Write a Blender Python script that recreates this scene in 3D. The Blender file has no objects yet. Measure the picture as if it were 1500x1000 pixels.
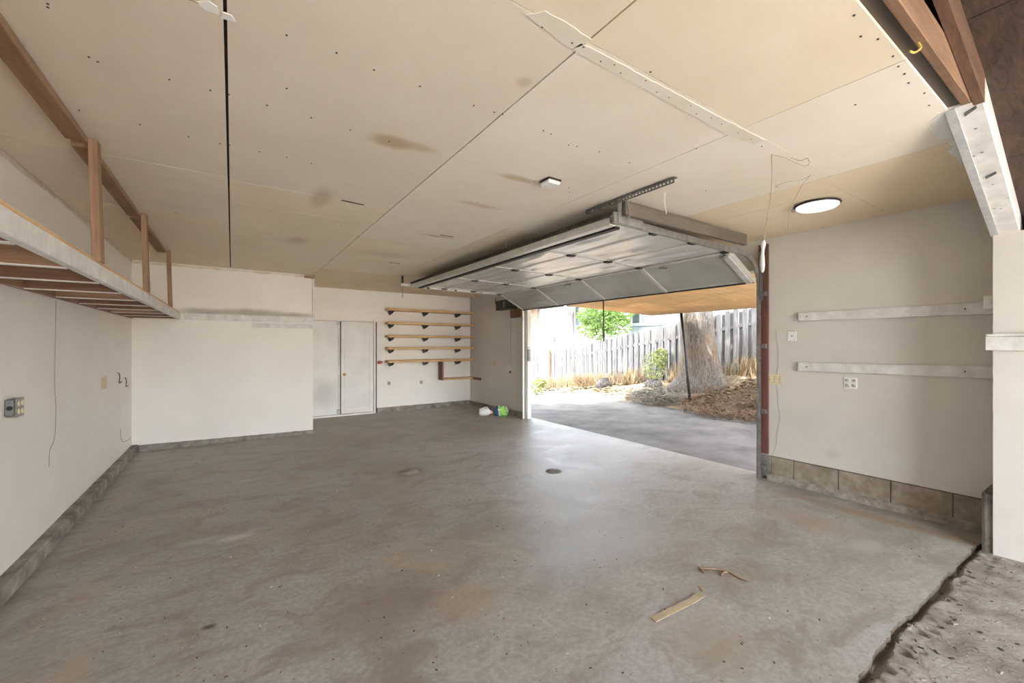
import bpy, bmesh, math, random
from mathutils import Vector, noise
random.seed(7)
S = bpy.context.scene
COL = S.collection

# ------------------------------------------------------------------ camera
H, F, HY = 1.54, 615.0, 505.0          # eye height, focal length in px (1500 px frame), horizon row
YAW = math.radians(33.7)
SN, CS = math.sin(YAW), math.cos(YAW)
cam = bpy.data.cameras.new('camera')
cam.sensor_width = 36; cam.lens = F / 1500 * 36; cam.shift_y = (HY - 500) / 1500
cam.clip_start = .02; cam.clip_end = 300
camo = bpy.data.objects.new('camera', cam); COL.objects.link(camo)
camo.location = (0, 0, H); camo.rotation_euler = (math.pi / 2, 0, -YAW)
S.camera = camo

# ------------------------------------------------------------------ world, sun, exposure
SUN_EL, SUN_AZ = math.radians(66), math.atan2(-.35, -.94)     # direction the sun stands in (x, y) = (-.35, -.94)
w = bpy.data.worlds.new('sky'); S.world = w; w.use_nodes = True
nt = w.node_tree; bg = nt.nodes['Background']
sky = nt.nodes.new('ShaderNodeTexSky'); sky.sky_type = 'NISHITA'; sky.sun_disc = False
sky.sun_elevation = SUN_EL; sky.sun_rotation = math.pi / 2 - SUN_AZ
sky.air_density = 1.0; sky.dust_density = 3.0; sky.ozone_density = .6
hs = nt.nodes.new('ShaderNodeHueSaturation'); hs.inputs['Saturation'].default_value = .45
nt.links.new(sky.outputs[0], hs.inputs['Color']); nt.links.new(hs.outputs[0], bg.inputs[0]); bg.inputs[1].default_value = .5
sl = bpy.data.lights.new('sun', 'SUN'); sl.energy = 3.6; sl.angle = math.radians(.6); sl.color = (1, .95, .87)
so = bpy.data.objects.new('sun', sl); COL.objects.link(so); so.location = (-8, -20, 30)
sd = Vector((math.cos(SUN_AZ) * math.cos(SUN_EL), math.sin(SUN_AZ) * math.cos(SUN_EL), math.sin(SUN_EL)))
so.rotation_euler = sd.to_track_quat('Z', 'Y').to_euler()
S.view_settings.view_transform = 'Standard'; S.view_settings.look = 'None'
S.view_settings.gamma = 1; S.view_settings.use_curve_mapping = False
S.view_settings.exposure = 3.08

# ------------------------------------------------------------------ pixel helpers (1500x1000 frame)
def D(px, py):
    u = px - 750
    return Vector((SN * F + CS * u, CS * F - SN * u, HY - py))
def P(px, py, x=None, y=None, z=None):
    d = D(px, py)
    t = x / d.x if x is not None else y / d.y if y is not None else (z - H) / d.z
    return Vector((d.x * t, d.y * t, H + d.z * t))

# ------------------------------------------------------------------ materials
MATS = {}
def nodes_of(name):
    m = bpy.data.materials.new(name); m.use_nodes = True
    t = m.node_tree; return m, t, t.nodes['Principled BSDF']
def N(t, kind, **kw):
    n = t.nodes.new(kind)
    for k, v in kw.items(): setattr(n, k, v)
    return n
def position(t, scale=(1, 1, 1)):
    g = N(t, 'ShaderNodeNewGeometry')
    v = N(t, 'ShaderNodeVectorMath', operation='MULTIPLY'); v.inputs[1].default_value = scale
    t.links.new(g.outputs['Position'], v.inputs[0]); return v.outputs[0]
def noise_tex(t, vec, scale, detail=5, rough=.6, dist=0):
    n = N(t, 'ShaderNodeTexNoise'); n.inputs['Scale'].default_value = scale
    n.inputs['Detail'].default_value = detail; n.inputs['Roughness'].default_value = rough
    n.inputs['Distortion'].default_value = dist
    t.links.new(vec, n.inputs['Vector']); return n.outputs[0]
def ramp(t, fac, stops):
    r = N(t, 'ShaderNodeValToRGB'); e = r.color_ramp.elements
    while len(e) < len(stops): e.new(.5)
    for el, (p, c) in zip(e, stops):
        el.position = p; el.color = (*c, 1) if len(c) == 3 else c
    t.links.new(fac, r.inputs[0]); return r.outputs[0]
def mix(t, fac, a, b, blend='MIX'):
    m = N(t, 'ShaderNodeMix', data_type='RGBA', blend_type=blend)
    if isinstance(fac, (int, float)): m.inputs[0].default_value = fac
    else: t.links.new(fac, m.inputs[0])
    for s, i in ((a, 6), (b, 7)):
        if isinstance(s, tuple): m.inputs[i].default_value = (*s, 1)
        else: t.links.new(s, m.inputs[i])
    return m.outputs[2]
def g3(v): return (v, v, v)
def bump(t, b, h, strength, dist=.01):
    n = N(t, 'ShaderNodeBump'); n.inputs['Strength'].default_value = strength; n.inputs['Distance'].default_value = dist
    t.links.new(h, n.inputs['Height']); t.links.new(n.outputs[0], b.inputs['Normal'])
def spots(t, col, lst):
    """stains with a place and shape of their own: (cx,cy,cz, rx,ry,rz, colour, strength)"""
    for cx, cy, cz, rx, ry, rz, c, s in lst:
        g = N(t, 'ShaderNodeNewGeometry')
        a = N(t, 'ShaderNodeVectorMath', operation='SUBTRACT'); a.inputs[1].default_value = (cx, cy, cz)
        t.links.new(g.outputs['Position'], a.inputs[0])
        n = N(t, 'ShaderNodeTexNoise'); n.inputs['Scale'].default_value = 7; n.inputs['Detail'].default_value = 4
        t.links.new(g.outputs['Position'], n.inputs['Vector'])
        nb = N(t, 'ShaderNodeVectorMath', operation='MULTIPLY_ADD')
        nb.inputs[1].default_value = (.5 * rx, .5 * ry, .5 * rz); t.links.new(n.outputs[1], nb.inputs[0]); 
        t.links.new(a.outputs[0], nb.inputs[2])
        off = N(t, 'ShaderNodeVectorMath', operation='SUBTRACT'); off.inputs[1].default_value = (.25 * rx, .25 * ry, .25 * rz)
        t.links.new(nb.outputs[0], off.inputs[0])
        q = N(t, 'ShaderNodeVectorMath', operation='MULTIPLY'); q.inputs[1].default_value = (1 / rx, 1 / ry, 1 / rz)
        t.links.new(off.outputs[0], q.inputs[0])
        l = N(t, 'ShaderNodeVectorMath', operation='LENGTH'); t.links.new(q.outputs[0], l.inputs[0])
        r = N(t, 'ShaderNodeMapRange', interpolation_type='SMOOTHSTEP')
        r.inputs[1].default_value = 1.1; r.inputs[2].default_value = .25; r.inputs[3].default_value = 0; r.inputs[4].default_value = s
        t.links.new(l.outputs['Value'], r.inputs[0]); col = mix(t, r.outputs[0], col, c)
    return col
def simple(name, c1, c2=None, rough=.6, metal=0, scale=8, stretch=(1, 1, 1), bmp=0, bscale=60, spot=None, lo=.35, hi=.65, detail=5, coat=0):
    m, t, b = nodes_of(name)
    p = position(t, stretch)
    col = ramp(t, noise_tex(t, p, scale, detail), [(lo, c1), (hi, c2 or c1)])
    if spot: col = spots(t, col, spot)
    t.links.new(col, b.inputs['Base Color'])
    b.inputs['Roughness'].default_value = rough; b.inputs['Metallic'].default_value = metal
    if bmp: bump(t, b, noise_tex(t, p, bscale, 4), bmp)
    MATS[name] = m; return m
def wood(name, c1, c2, axis, rough=.65):
    s = [26, 26, 26]; s['xyz'.index(axis)] = 1.4
    m, t, b = nodes_of(name)
    p = position(t, tuple(s))
    n1 = noise_tex(t, p, 1.0, 6, .65, 1.2); n2 = noise_tex(t, position(t), 3.0, 3)
    col = ramp(t, n1, [(.3, c1), (.72, c2)])
    col = mix(t, ramp(t, n2, [(.45, g3(0)), (.75, g3(.45))]), col, tuple(k * .6 for k in c1))
    t.links.new(col, b.inputs['Base Color']); b.inputs['Roughness'].default_value = rough
    bump(t, b, n1, .25, .003)
    MATS[name] = m; return m

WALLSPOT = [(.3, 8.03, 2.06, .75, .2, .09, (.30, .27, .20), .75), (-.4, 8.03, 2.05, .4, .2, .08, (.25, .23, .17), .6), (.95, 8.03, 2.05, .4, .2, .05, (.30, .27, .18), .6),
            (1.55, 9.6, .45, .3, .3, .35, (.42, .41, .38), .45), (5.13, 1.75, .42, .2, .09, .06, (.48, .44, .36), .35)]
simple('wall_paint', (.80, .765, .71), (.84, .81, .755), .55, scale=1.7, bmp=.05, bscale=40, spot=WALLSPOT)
simple('wall_paint_beige_shaded', (.63, .595, .535), (.68, .645, .585), .55, scale=1.7, bmp=.05, bscale=40, spot=WALLSPOT)  # beige wall paint, with this side's weaker light put into its darker colour
simple('white_board', (.60, .58, .54), (.77, .75, .71), .5, scale=9, stretch=(1, 1, 1), bmp=.1, bscale=50)
simple('white_trim', (.74, .72, .68), (.80, .78, .75), .45, scale=5)
simple('door_paint', (.70, .685, .65), (.77, .755, .725), .42, scale=2.4, spot=[(1.6, 9.6, .5, .4, .3, .4, (.40, .39, .36), .5)])
simple('gypsum_edge', (.62, .50, .36), (.74, .70, .62), .8, scale=6)
# unpainted ceiling boards, with the brown water stains and the joint compound they carry
ZC, XL, XR, YB, YP = 2.76, -1.2, 5.13, 9.65, 8.05
def pc(px, py): return P(px, py, z=ZC)
CS_ = []
for px, py, r1, r2, c, s in [(572, 208, .16, .10, (.45, .30, .16), .75), (600, 212, .22, .07, (.55, .40, .24), .6), (760, 262, .22, .06, (.55, .38, .2), .7),
                             (470, 290, .10, .35, (.55, .42, .28), .65), (435, 352, .16, .22, (.55, .42, .28), .6), (768, 120, .05, .05, (.55, .38, .2), .5),
                             (560, 372, .5, .25, (.60, .48, .32), .5), (700, 300, .3, .06, (.6, .44, .26), .6), (640, 346, .25, .05, (.5, .36, .2), .6)]:
    q = pc(px, py); CS_.append((q.x, q.y, ZC, r1, r2, 1, c, s))
for nm, a, b_ in [('ceiling_board_grey', (.76, .68, .565), (.82, .74, .62)), ('ceiling_board_warm', (.80, .69, .52), (.86, .755, .59)),
                  ('ceiling_board_pale', (.82, .74, .62), (.87, .80, .69)), ('ceiling_board_tan', (.78, .645, .45), (.84, .71, .52))]:
    simple(nm, a, b_, .75, scale=1.3, bmp=.04, bscale=70, spot=CS_)
simple('joint_compound', (.76, .69, .57), (.80, .74, .64), .8, scale=7)
simple('plaster', (.86, .85, .82), (.9, .89, .87), .8, scale=7)
simple('dark_gap', (.03, .025, .02), (.06, .045, .03), .9)
# concrete
def concrete_floor():
    m, t, b = nodes_of('concrete_floor')
    p = position(t)
    big = noise_tex(t, p, .55, 5, .55, .4); mid = noise_tex(t, position(t, (1, 1.6, 1)), 2.4, 7, .68, .8); fine = noise_tex(t, p, 30, 5, .7)
    col = ramp(t, big, [(.33, (.31, .278, .225)), (.5, (.40, .372, .325)), (.68, (.47, .455, .43))])
    col = mix(t, ramp(t, mid, [(.36, g3(.75)), (.52, g3(0))]), col, (.25, .205, .15))
    col = mix(t, ramp(t, mid, [(.56, g3(0)), (.74, g3(.65))]), col, (.56, .535, .49))
    col = mix(t, ramp(t, fine, [(.42, g3(.35)), (.6, g3(0))]), col, (.2, .18, .15))
    tan = noise_tex(t, position(t, (1, 1, 1)), 1.1, 6, .7, 1.0)
    col = mix(t, ramp(t, tan, [(.56, g3(0)), (.7, g3(.55))]), col, (.44, .345, .23))
    vor = N(t, 'ShaderNodeTexVoronoi'); vor.inputs['Scale'].default_value = 9; t.links.new(p, vor.inputs['Vector'])
    col = mix(t, ramp(t, vor.outputs[0], [(.03, g3(.8)), (.05, g3(0))]), col, (.12, .095, .07))
    sp = []
    for px, py, rx, ry, c, s in [(345, 787, .16, .07, (.55, .53, .48), .9), (290, 793, .22, .07, (.45, .44, .40), .7), (600, 692, .26, .2, (.17, .155, .13), .6), (812, 690, .16, .13, (.15, .14, .12), .8),
                                 (826, 666, .35, .12, (.22, .2, .17), .5), (355, 705, .12, .1, (.46, .45, .42), .6), (560, 890, .5, .4, (.21, .16, .115), .55), (1180, 760, .25, .5, (.33, .25, .165), .6),
                                 (1290, 760, .12, 1.3, (.30, .215, .125), .75), (1180, 712, .10, .8, (.30, .215, .125), .75), (500, 640, .9, .8, (.36, .31, .235), .4), (1270, 800, .2, .12, (.5, .49, .46), .4), (690, 880, .3, .25, (.36, .27, .17), .5),
                                 (305, 918, .045, .03, (.06, .05, .035), .9), (1040, 940, .3, .3, (.33, .27, .19), .6), (900, 790, .9, .4, (.42, .415, .405), .5)]:
        q = P(px, py, z=0); sp.append((q.x, q.y, 0, rx, ry, 1, c, s))
    col = spots(t, col, sp)
    t.links.new(col, b.inputs['Base Color'])
    r = ramp(t, mid, [(.3, g3(.42)), (.7, g3(.62))]); t.links.new(r, b.inputs['Roughness'])
    b.inputs['Specular IOR Level'].default_value = .55
    bump(t, b, mix(t, .3, mid, fine), .25, .012)
    MATS['concrete_floor'] = m
concrete_floor()
simple('rough_ground', (.20, .16, .12), (.38, .335, .285), .85, scale=5, bmp=.8, bscale=40, detail=8)
simple('bounce_concrete', (.50, .48, .44), (.58, .56, .52), .85, scale=1.4, bmp=.2, bscale=30)
simple('crack_dirt', (.06, .045, .03), (.15, .115, .08), .95, scale=12, bmp=.5)
simple('driveway', (.10, .088, .074), (.21, .195, .172), .85, scale=1.4, bmp=.3, bscale=30, detail=8)
simple('curb_concrete', (.15, .13, .105), (.36, .335, .29), .85, scale=5, bmp=.4, bscale=60, detail=7)
simple('block_concrete', (.27, .22, .16), (.42, .355, .275), .9, scale=10, bmp=.9, bscale=130, detail=8)
simple('mortar', (.22, .19, .15), (.40, .36, .30), .9, scale=14, bmp=.5)
simple('pilaster_concrete', (.10, .09, .075), (.27, .25, .22), .85, scale=7, bmp=.5, bscale=50)
# timber
for ax in 'xyz':
    wood('pine_' + ax, (.56, .33, .145), (.74, .52, .29), ax)
    wood('fir_' + ax, (.22, .125, .068), (.38, .24, .145), ax)
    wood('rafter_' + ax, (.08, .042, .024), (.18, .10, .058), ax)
    wood('joist_' + ax, (.16, .085, .045), (.30, .18, .105), ax)
    wood('taupe_' + ax, (.10, .082, .06), (.16, .132, .10), ax)
    wood('brown_' + ax, (.13, .062, .034), (.24, .125, .07), ax)
    wood('dark_' + ax, (.055, .038, .027), (.12, .088, .065), ax)
wood('red_post', (.10, .04, .03), (.20, .085, .06), 'z')
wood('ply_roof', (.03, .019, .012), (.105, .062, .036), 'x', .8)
wood('fence_wood', (.085, .077, .07), (.235, .22, .205), 'z', .85)
wood('fence_new', (.42, .16, .07), (.55, .24, .12), 'z', .85)
wood('straw_strip', (.42, .33, .19), (.58, .48, .32), 'x')
# metal, plastic
simple('galvanised', (.30, .295, .27), (.46, .45, .42), .42, .8, scale=16)
simple('galvanised_light', (.62, .61, .58), (.75, .74, .71), .4, .5, scale=10)
simple('dark_metal', (.035, .033, .03), (.08, .075, .068), .5, .6, scale=12)
simple('black_metal', (.012, .012, .012), (.03, .028, .025), .5, .3)
simple('box_metal', (.16, .165, .16), (.26, .26, .25), .45, .7, scale=30)
simple('bead_metal', (.60, .62, .63), (.75, .76, .76), .4, .5, scale=20)
simple('brass', (.45, .29, .08), (.62, .43, .16), .3, .9)
simple('foil', (.70, .695, .67), (.90, .895, .87), .3, .55, scale=2.6, stretch=(2.2, .7, 1), bmp=.22, bscale=7)
simple('grey_foil', (.40, .40, .36), (.52, .52, .475), .45, .3, scale=1.6, bmp=.1, bscale=6)
simple('door_frame_metal', (.58, .57, .53), (.70, .69, .65), .45, .3, scale=8)
simple('plate_ivory', (.72, .63, .42), (.76, .67, .46), .4)
simple('plate_white', (.80, .785, .75), (.84, .825, .79), .35)
simple('plate_tan', (.62, .48, .33), (.68, .55, .40), .5)
simple('plate_grime', (.20, .17, .15), (.66, .62, .56), .5, scale=60, lo=.44, hi=.5)
simple('black_plastic', (.02, .02, .02), (.04, .04, .04), .4)
simple('cord_grey', (.30, .27, .23), (.36, .33, .29), .7)
simple('cord_tan', (.30, .22, .13), (.42, .32, .2), .7)
simple('yellow_cord', (.62, .42, .06), (.72, .55, .15), .6)
simple('red_plastic', (.5, .03, .03), (.55, .05, .04), .4)
simple('cobweb', (.7, .66, .58), (.78, .74, .67), .8)
simple('siding', (.33, .335, .34), (.37, .375, .38), .6)
simple('siding_blue', (.40, .46, .53), (.46, .52, .6), .6)
simple('roofing', (.12, .11, .1), (.2, .18, .17), .9)
simple('shutter', (.13, .085, .055), (.18, .12, .08), .6)
simple('pane_glass', (.05, .07, .07), (.08, .10, .10), .08)
simple('rock', (.04, .036, .034), (.12, .11, .10), .9, scale=6, bmp=.6)
simple('dry_grass', (.24, .165, .09), (.40, .30, .175), .9, scale=3)
simple('leaf_litter', (.11, .062, .028), (.27, .16, .07), .9, scale=14)
simple('straw_heap', (.20, .18, .145), (.36, .325, .265), .9, scale=14)
simple('bank_soil', (.16, .12, .075), (.30, .235, .16), .95, scale=3, bmp=.6, bscale=20, detail=8)
def leafy(name, c1, c2):
    m, t, b = nodes_of(name); p = position(t)
    col = ramp(t, noise_tex(t, p, 4, 3), [(.35, c1), (.65, c2)])
    tr = N(t, 'ShaderNodeBsdfTranslucent'); mx = N(t, 'ShaderNodeMixShader'); mx.inputs[0].default_value = .4
    t.links.new(col, b.inputs['Base Color']); t.links.new(col, tr.inputs[0]); b.inputs['Roughness'].default_value = .6
    t.links.new(b.outputs[0], mx.inputs[1]); t.links.new(tr.outputs[0], mx.inputs[2])
    t.links.new(mx.outputs[0], t.nodes['Material Output'].inputs[0]); MATS[name] = m
leafy('leaf_green', (.10, .20, .035), (.34, .46, .13)); leafy('leaf_dark', (.04, .08, .025), (.11, .16, .05)); leafy('weed_green', (.2, .26, .08), (.42, .42, .17))
def amber_sheet():
    m, t, b = nodes_of('amber_sheet')
    col = ramp(t, noise_tex(t, position(t, (.5, 6, 1)), 3, 4), [(.35, (.58, .42, .24)), (.65, (.70, .54, .34))])
    tr = N(t, 'ShaderNodeBsdfTranslucent'); mx = N(t, 'ShaderNodeMixShader'); mx.inputs[0].default_value = .3
    t.links.new(col, b.inputs['Base Color']); t.links.new(col, tr.inputs[0]); b.inputs['Roughness'].default_value = .5
    t.links.new(b.outputs[0], mx.inputs[1]); t.links.new(tr.outputs[0], mx.inputs[2])
    t.links.new(mx.outputs[0], t.nodes['Material Output'].inputs[0]); MATS['amber_sheet'] = m
amber_sheet()
def bark():
    m, t, b = nodes_of('bark')
    n = noise_tex(t, position(t, (14, 14, 2.6)), 1.6, 7, .72, 1.4); n2 = noise_tex(t, position(t), 1.1, 4)
    col = ramp(t, n, [(.34, (.05, .04, .032)), (.5, (.17, .145, .12)), (.66, (.30, .27, .235))])
    col = mix(t, ramp(t, n2, [(.45, g3(0)), (.65, g3(.5))]), col, (.22, .14, .07))
    t.links.new(col, b.inputs['Base Color']); b.inputs['Roughness'].default_value = .95
    bump(t, b, n, 1.0, .06); MATS['bark'] = m
bark()
def clear_plastic():
    m, t, b = nodes_of('milky_plastic'); b.inputs['Base Color'].default_value = (.86, .84, .82, 1); b.inputs['Roughness'].default_value = .35
    b.inputs['Transmission Weight'].default_value = .25; b.inputs['Subsurface Weight'].default_value = .0; MATS['milky_plastic'] = m
clear_plastic()
simple('pink_plastic', (.72, .42, .34), (.78, .5, .42), .4)
simple('bag_blue', (.03, .07, .16), (.08, .14, .28), .3, scale=12)
simple('bag_green', (.10, .42, .06), (.35, .62, .12), .3, scale=10)
simple('bag_white', (.7, .72, .74), (.8, .8, .8), .3)
def lamp_mat():
    m, t, b = nodes_of('lamp_diffuser'); b.inputs['Base Color'].default_value = (.9, .9, .88, 1)
    b.inputs['Emission Color'].default_value = (1, .96, .9, 1); b.inputs['Emission Strength'].default_value = .12; MATS['lamp_diffuser'] = m
lamp_mat()

# ------------------------------------------------------------------ object helpers
W = {}
def link(o, origin, parent):
    COL.objects.link(o); W[o] = Vector(origin)
    o.location = W[o] - (W[parent] if parent else Vector())
    if parent: o.parent = parent
    return o
def empty(name, loc):
    o = bpy.data.objects.new(name, None); o.empty_display_size = .1; return link(o, loc, None)
def tag(o, label, cat, group=None, kind=None):
    o['label'] = label; o['category'] = cat
    if group: o['group'] = group
    if kind: o['kind'] = kind
    return o
def struct(o, label, cat): return tag(o, label, cat, kind='structure')
def mesh(name, verts, faces, m, parent=None, smooth=False, fm=None, mats=None):
    vs = [Vector(v) for v in verts]
    lo = Vector([min(v[i] for v in vs) for i in range(3)]); hi = Vector([max(v[i] for v in vs) for i in range(3)])
    org = Vector(((lo.x + hi.x) / 2, (lo.y + hi.y) / 2, lo.z))
    me = bpy.data.meshes.new(name); me.from_pydata([v - org for v in vs], [], faces)
    for k in (mats or [m]): me.materials.append(MATS[k])
    if fm: me.polygons.foreach_set('material_index', fm)
    if smooth: me.polygons.foreach_set('use_smooth', [True] * len(me.polygons))
    me.update()
    return link(bpy.data.objects.new(name, me), org, parent)
def bm_obj(name, bm, m, parent=None, smooth=False, mats=None):
    bmesh.ops.recalc_face_normals(bm, faces=bm.faces)
    bm.verts.index_update()
    v = [x.co.copy() for x in bm.verts]; f = [[q.index for q in x.verts] for x in bm.faces]; fm = [x.material_index for x in bm.faces]
    bm.free(); return mesh(name, v, f, m, parent, smooth, fm if mats else None, mats)
def add_hexa(bm, p, bevel=0, mi=0):
    """p: 4 bottom points counter-clockwise then 4 top points"""
    v = [bm.verts.new(q) for q in p]
    fs = [bm.faces.new([v[i] for i in q]) for q in ((3, 2, 1, 0), (4, 5, 6, 7), (0, 1, 5, 4), (1, 2, 6, 5), (2, 3, 7, 6), (3, 0, 4, 7))]
    for f in fs: f.material_index = mi
    if bevel:
        bmesh.ops.bevel(bm, geom=list({e for f in fs for e in f.edges}), offset=bevel, segments=1, affect='EDGES')
def pts(x0, x1, y0, y1, z0, z1):
    return [(x0, y0, z0), (x1, y0, z0), (x1, y1, z0), (x0, y1, z0), (x0, y0, z1), (x1, y0, z1), (x1, y1, z1), (x0, y1, z1)]
def box(name, x0, x1, y0, y1, z0, z1, m, parent=None, bevel=.002):
    bm = bmesh.new(); add_hexa(bm, pts(x0, x1, y0, y1, z0, z1), bevel); return bm_obj(name, bm, m, parent)
def boxes(name, lst, m, parent=None, bevel=0):
    bm = bmesh.new()
    for b in lst: add_hexa(bm, pts(*b), bevel)
    return bm_obj(name, bm, m, parent)
def hexa(name, p, m, parent=None, bevel=.002):
    bm = bmesh.new(); add_hexa(bm, p, bevel); return bm_obj(name, bm, m, parent)
def add_tube(bm, path, r, seg=6, cap=True):
    path = [Vector(p) for p in path]; rings = []
    for i, p in enumerate(path):
        d = (path[min(i + 1, len(path) - 1)] - path[max(i - 1, 0)]).normalized()
        a = d.cross(Vector((.31, .17, .93)) if abs(d.z) < .9 else Vector((1, .2, 0))).normalized(); b = d.cross(a)
        rr = r[i] if isinstance(r, (list, tuple)) else r
        rings.append([bm.verts.new(p + (a * math.cos(k * 2 * math.pi / seg) + b * math.sin(k * 2 * math.pi / seg)) * rr) for k in range(seg)])
    for q, s in zip(rings, rings[1:]):
        for k in range(seg): bm.faces.new((q[k], q[(k + 1) % seg], s[(k + 1) % seg], s[k]))
    if cap: bm.faces.new(rings[0][::-1]); bm.faces.new(rings[-1])
def tube(name, path, r, m, parent=None, seg=6):
    bm = bmesh.new(); add_tube(bm, path, r, seg); return bm_obj(name, bm, m, parent, True)
def smooth_path(p, n=6):
    p = [Vector(q) for q in p]; out = []
    for i in range(len(p) - 1):
        a, b, c, d = p[max(i - 1, 0)], p[i], p[i + 1], p[min(i + 2, len(p) - 1)]
        for k in range(n):
            t = k / n
            out.append(.5 * ((2 * b) + (c - a) * t + (2 * a - 5 * b + 4 * c - d) * t * t + (3 * b - a - 3 * c + d) * t ** 3))
    return out + [p[-1]]
def lathe(name, prof, centre, axis, m, parent=None, seg=24, smooth=True):
    """prof: (radius, distance along axis)"""
    ax = Vector(axis).normalized(); a = ax.orthogonal().normalized(); b = ax.cross(a); c = Vector(centre)
    bm = bmesh.new(); rings = []
    for r, h in prof:
        rings.append([bm.verts.new(c + ax * h + (a * math.cos(k * 2 * math.pi / seg) + b * math.sin(k * 2 * math.pi / seg)) * max(r, .0004)) for k in range(seg)])
    for q, s in zip(rings, rings[1:]):
        for k in range(seg): bm.faces.new((q[k], q[(k + 1) % seg], s[(k + 1) % seg], s[k]))
    bm.faces.new(rings[0][::-1]); bm.faces.new(rings[-1])
    return bm_obj(name, bm, m, parent, smooth)
def frange(a, b, n): return [a + (b - a) * i / n for i in range(n + 1)]

# ================================================================== THE SETTING
# --- floor slab with a broken front edge
edge_px = [(1250, 1000), (1262, 975), (1290, 940), (1306, 925), (1328, 903), (1352, 880), (1376, 853), (1396, 832), (1412, 815), (1437, 797)]
edge = [P(a, b, z=0) for a, b in edge_px]
front = [(-1.3, .76)] + [(x, .76 + .02 * noise.noise(Vector((x * 3, 0, 0)))) for x in frange(-1.2, 2.1, 34)]
for a, b in zip(edge, edge[1:]):
    for k in range(9):
        t = k / 9; q = a.lerp(b, t); front.append((q.x, q.y + .022 * noise.noise(Vector((q.x * 4.3, 3.37, .71))) + .012 * noise.noise(Vector((q.x * 13.7, 1.63, .29))) + random.uniform(-.004, .004)))
front += [(4.85, .69), (5.29, .69)]
bm = bmesh.new()
top = []; 
nseg = 12
for (x, y) in front:
    top.append([bm.verts.new((x, y + (9.9 - y) * (k / nseg) ** 1.3, 0 if k else -.002)) for k in range(nseg + 1)])
for a, b in zip(top, top[1:]):
    for k in range(nseg): bm.faces.new((a[k], b[k], b[k + 1], a[k + 1]))
low = [bm.verts.new((x + .01, y + .006, -.14)) for x, y in front]
for i in range(len(front) - 1): bm.faces.new((top[i][0], low[i], low[i + 1], top[i + 1][0])).material_index = 1
side = [bm.verts.new((5.29, v.co.y, -.14)) for v in top[-1]]
for k in range(nseg): bm.faces.new((top[-1][k], side[k], side[k + 1], top[-1][k + 1]))
struct(bm_obj('floor', bm, 'concrete_floor', mats=['concrete_floor', 'crack_dirt']), 'stained grey concrete garage floor slab with a broken front edge', 'floor')
# --- rough ground in front of the slab
def ground_front(x, y):
    e = slab_edge(x) - .006
    crack = max(0, 1 - abs(y - e) / (.016 + .05 * abs(noise.noise(Vector((x * 3.3, 1.4, 1.7))))))
    pits = max(0, noise.noise(Vector((x * 26, y * 11, 4))) - .12) * max(0, 1 - abs(y - e + .07) / .07)
    return -.016 - .006 * noise.noise(Vector((x * 3, y * 3, 0))) - .006 * max(0, noise.noise(Vector((x * 9, y * 9, 4)))) - .045 * crack - .09 * pits - (.03 if y > e + .03 else 0)
def slab_edge(x):
    for (a, b), (c, d) in zip(front, front[1:]):
        if a <= x <= c and c > a: return b + (d - b) * (x - a) / (c - a)
    return .69
bm = bmesh.new()
xs = frange(-1.9, 1.8, 20) + frange(1.82, 4.75, 240) + frange(4.8, 7, 6); ys = frange(-4.0, -.6, 8) + frange(-.5, .4, 14) + frange(.415, .80, 38) + [.95]
g = [[bm.verts.new((x, y, ground_front(x, y))) for y in ys] for x in xs]
for i in range(len(xs) - 1):
    for j in range(len(ys) - 1): bm.faces.new((g[i][j], g[i + 1][j], g[i + 1][j + 1], g[i][j + 1]))
struct(bm_obj('floor_rough_ground', bm, 'rough_ground', smooth=True), 'rough brown broken concrete and dirt in front of the slab', 'ground')

struct(boxes('floor_bounce_apron', [(-9, 5.6, -18, -4.0, -.16, -.04)], 'bounce_concrete'), 'unseen pale concrete apron added in front of the garage to bounce sunlight', 'ground')  # unseen pale slab added to bounce sunlight up to the ceiling
# --- walls
def wall(name, lst, label, m='wall_paint'):
    return struct(boxes(name, lst, m), label, 'wall')
OY0, OY1, OZ = 2.48, 7.12, 2.42
wall('wall_left', [(XL - .14, XL, -4.2, YB, .10, 2.92)], 'white painted wall carrying the timber loft')
wall('wall_back', [(XL - .14, XR + .16, YB, YB + .14, 0, 2.92)], 'white back wall with the double door and pine shelves')
wall('wall_projection', [(XL, 1.18, YP, YP + .1, .0, 2.775), (1.08, 1.18, YP + .1, YB, 0, 2.775)], 'white boxed-out wall standing forward of the back wall')
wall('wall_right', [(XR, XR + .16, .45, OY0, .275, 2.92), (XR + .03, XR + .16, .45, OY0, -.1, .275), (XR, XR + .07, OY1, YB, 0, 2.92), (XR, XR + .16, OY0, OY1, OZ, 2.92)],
     'white wall with the wide garage door opening', 'wall_paint_beige_shaded')
wall('wall_light_block', [(-1.33, .4, -4.2, -4.05, -.05, 3.6)], 'unseen white wall added behind the camera to block daylight')  # unseen wall added to hold daylight off the right wall and stub
wall('wall_stub', [(4.70, 5.3, -4.0, .612, -.02, 2.36)], 'white wall end standing forward beside the concrete pilaster', 'wall_paint_beige_shaded')
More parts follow.
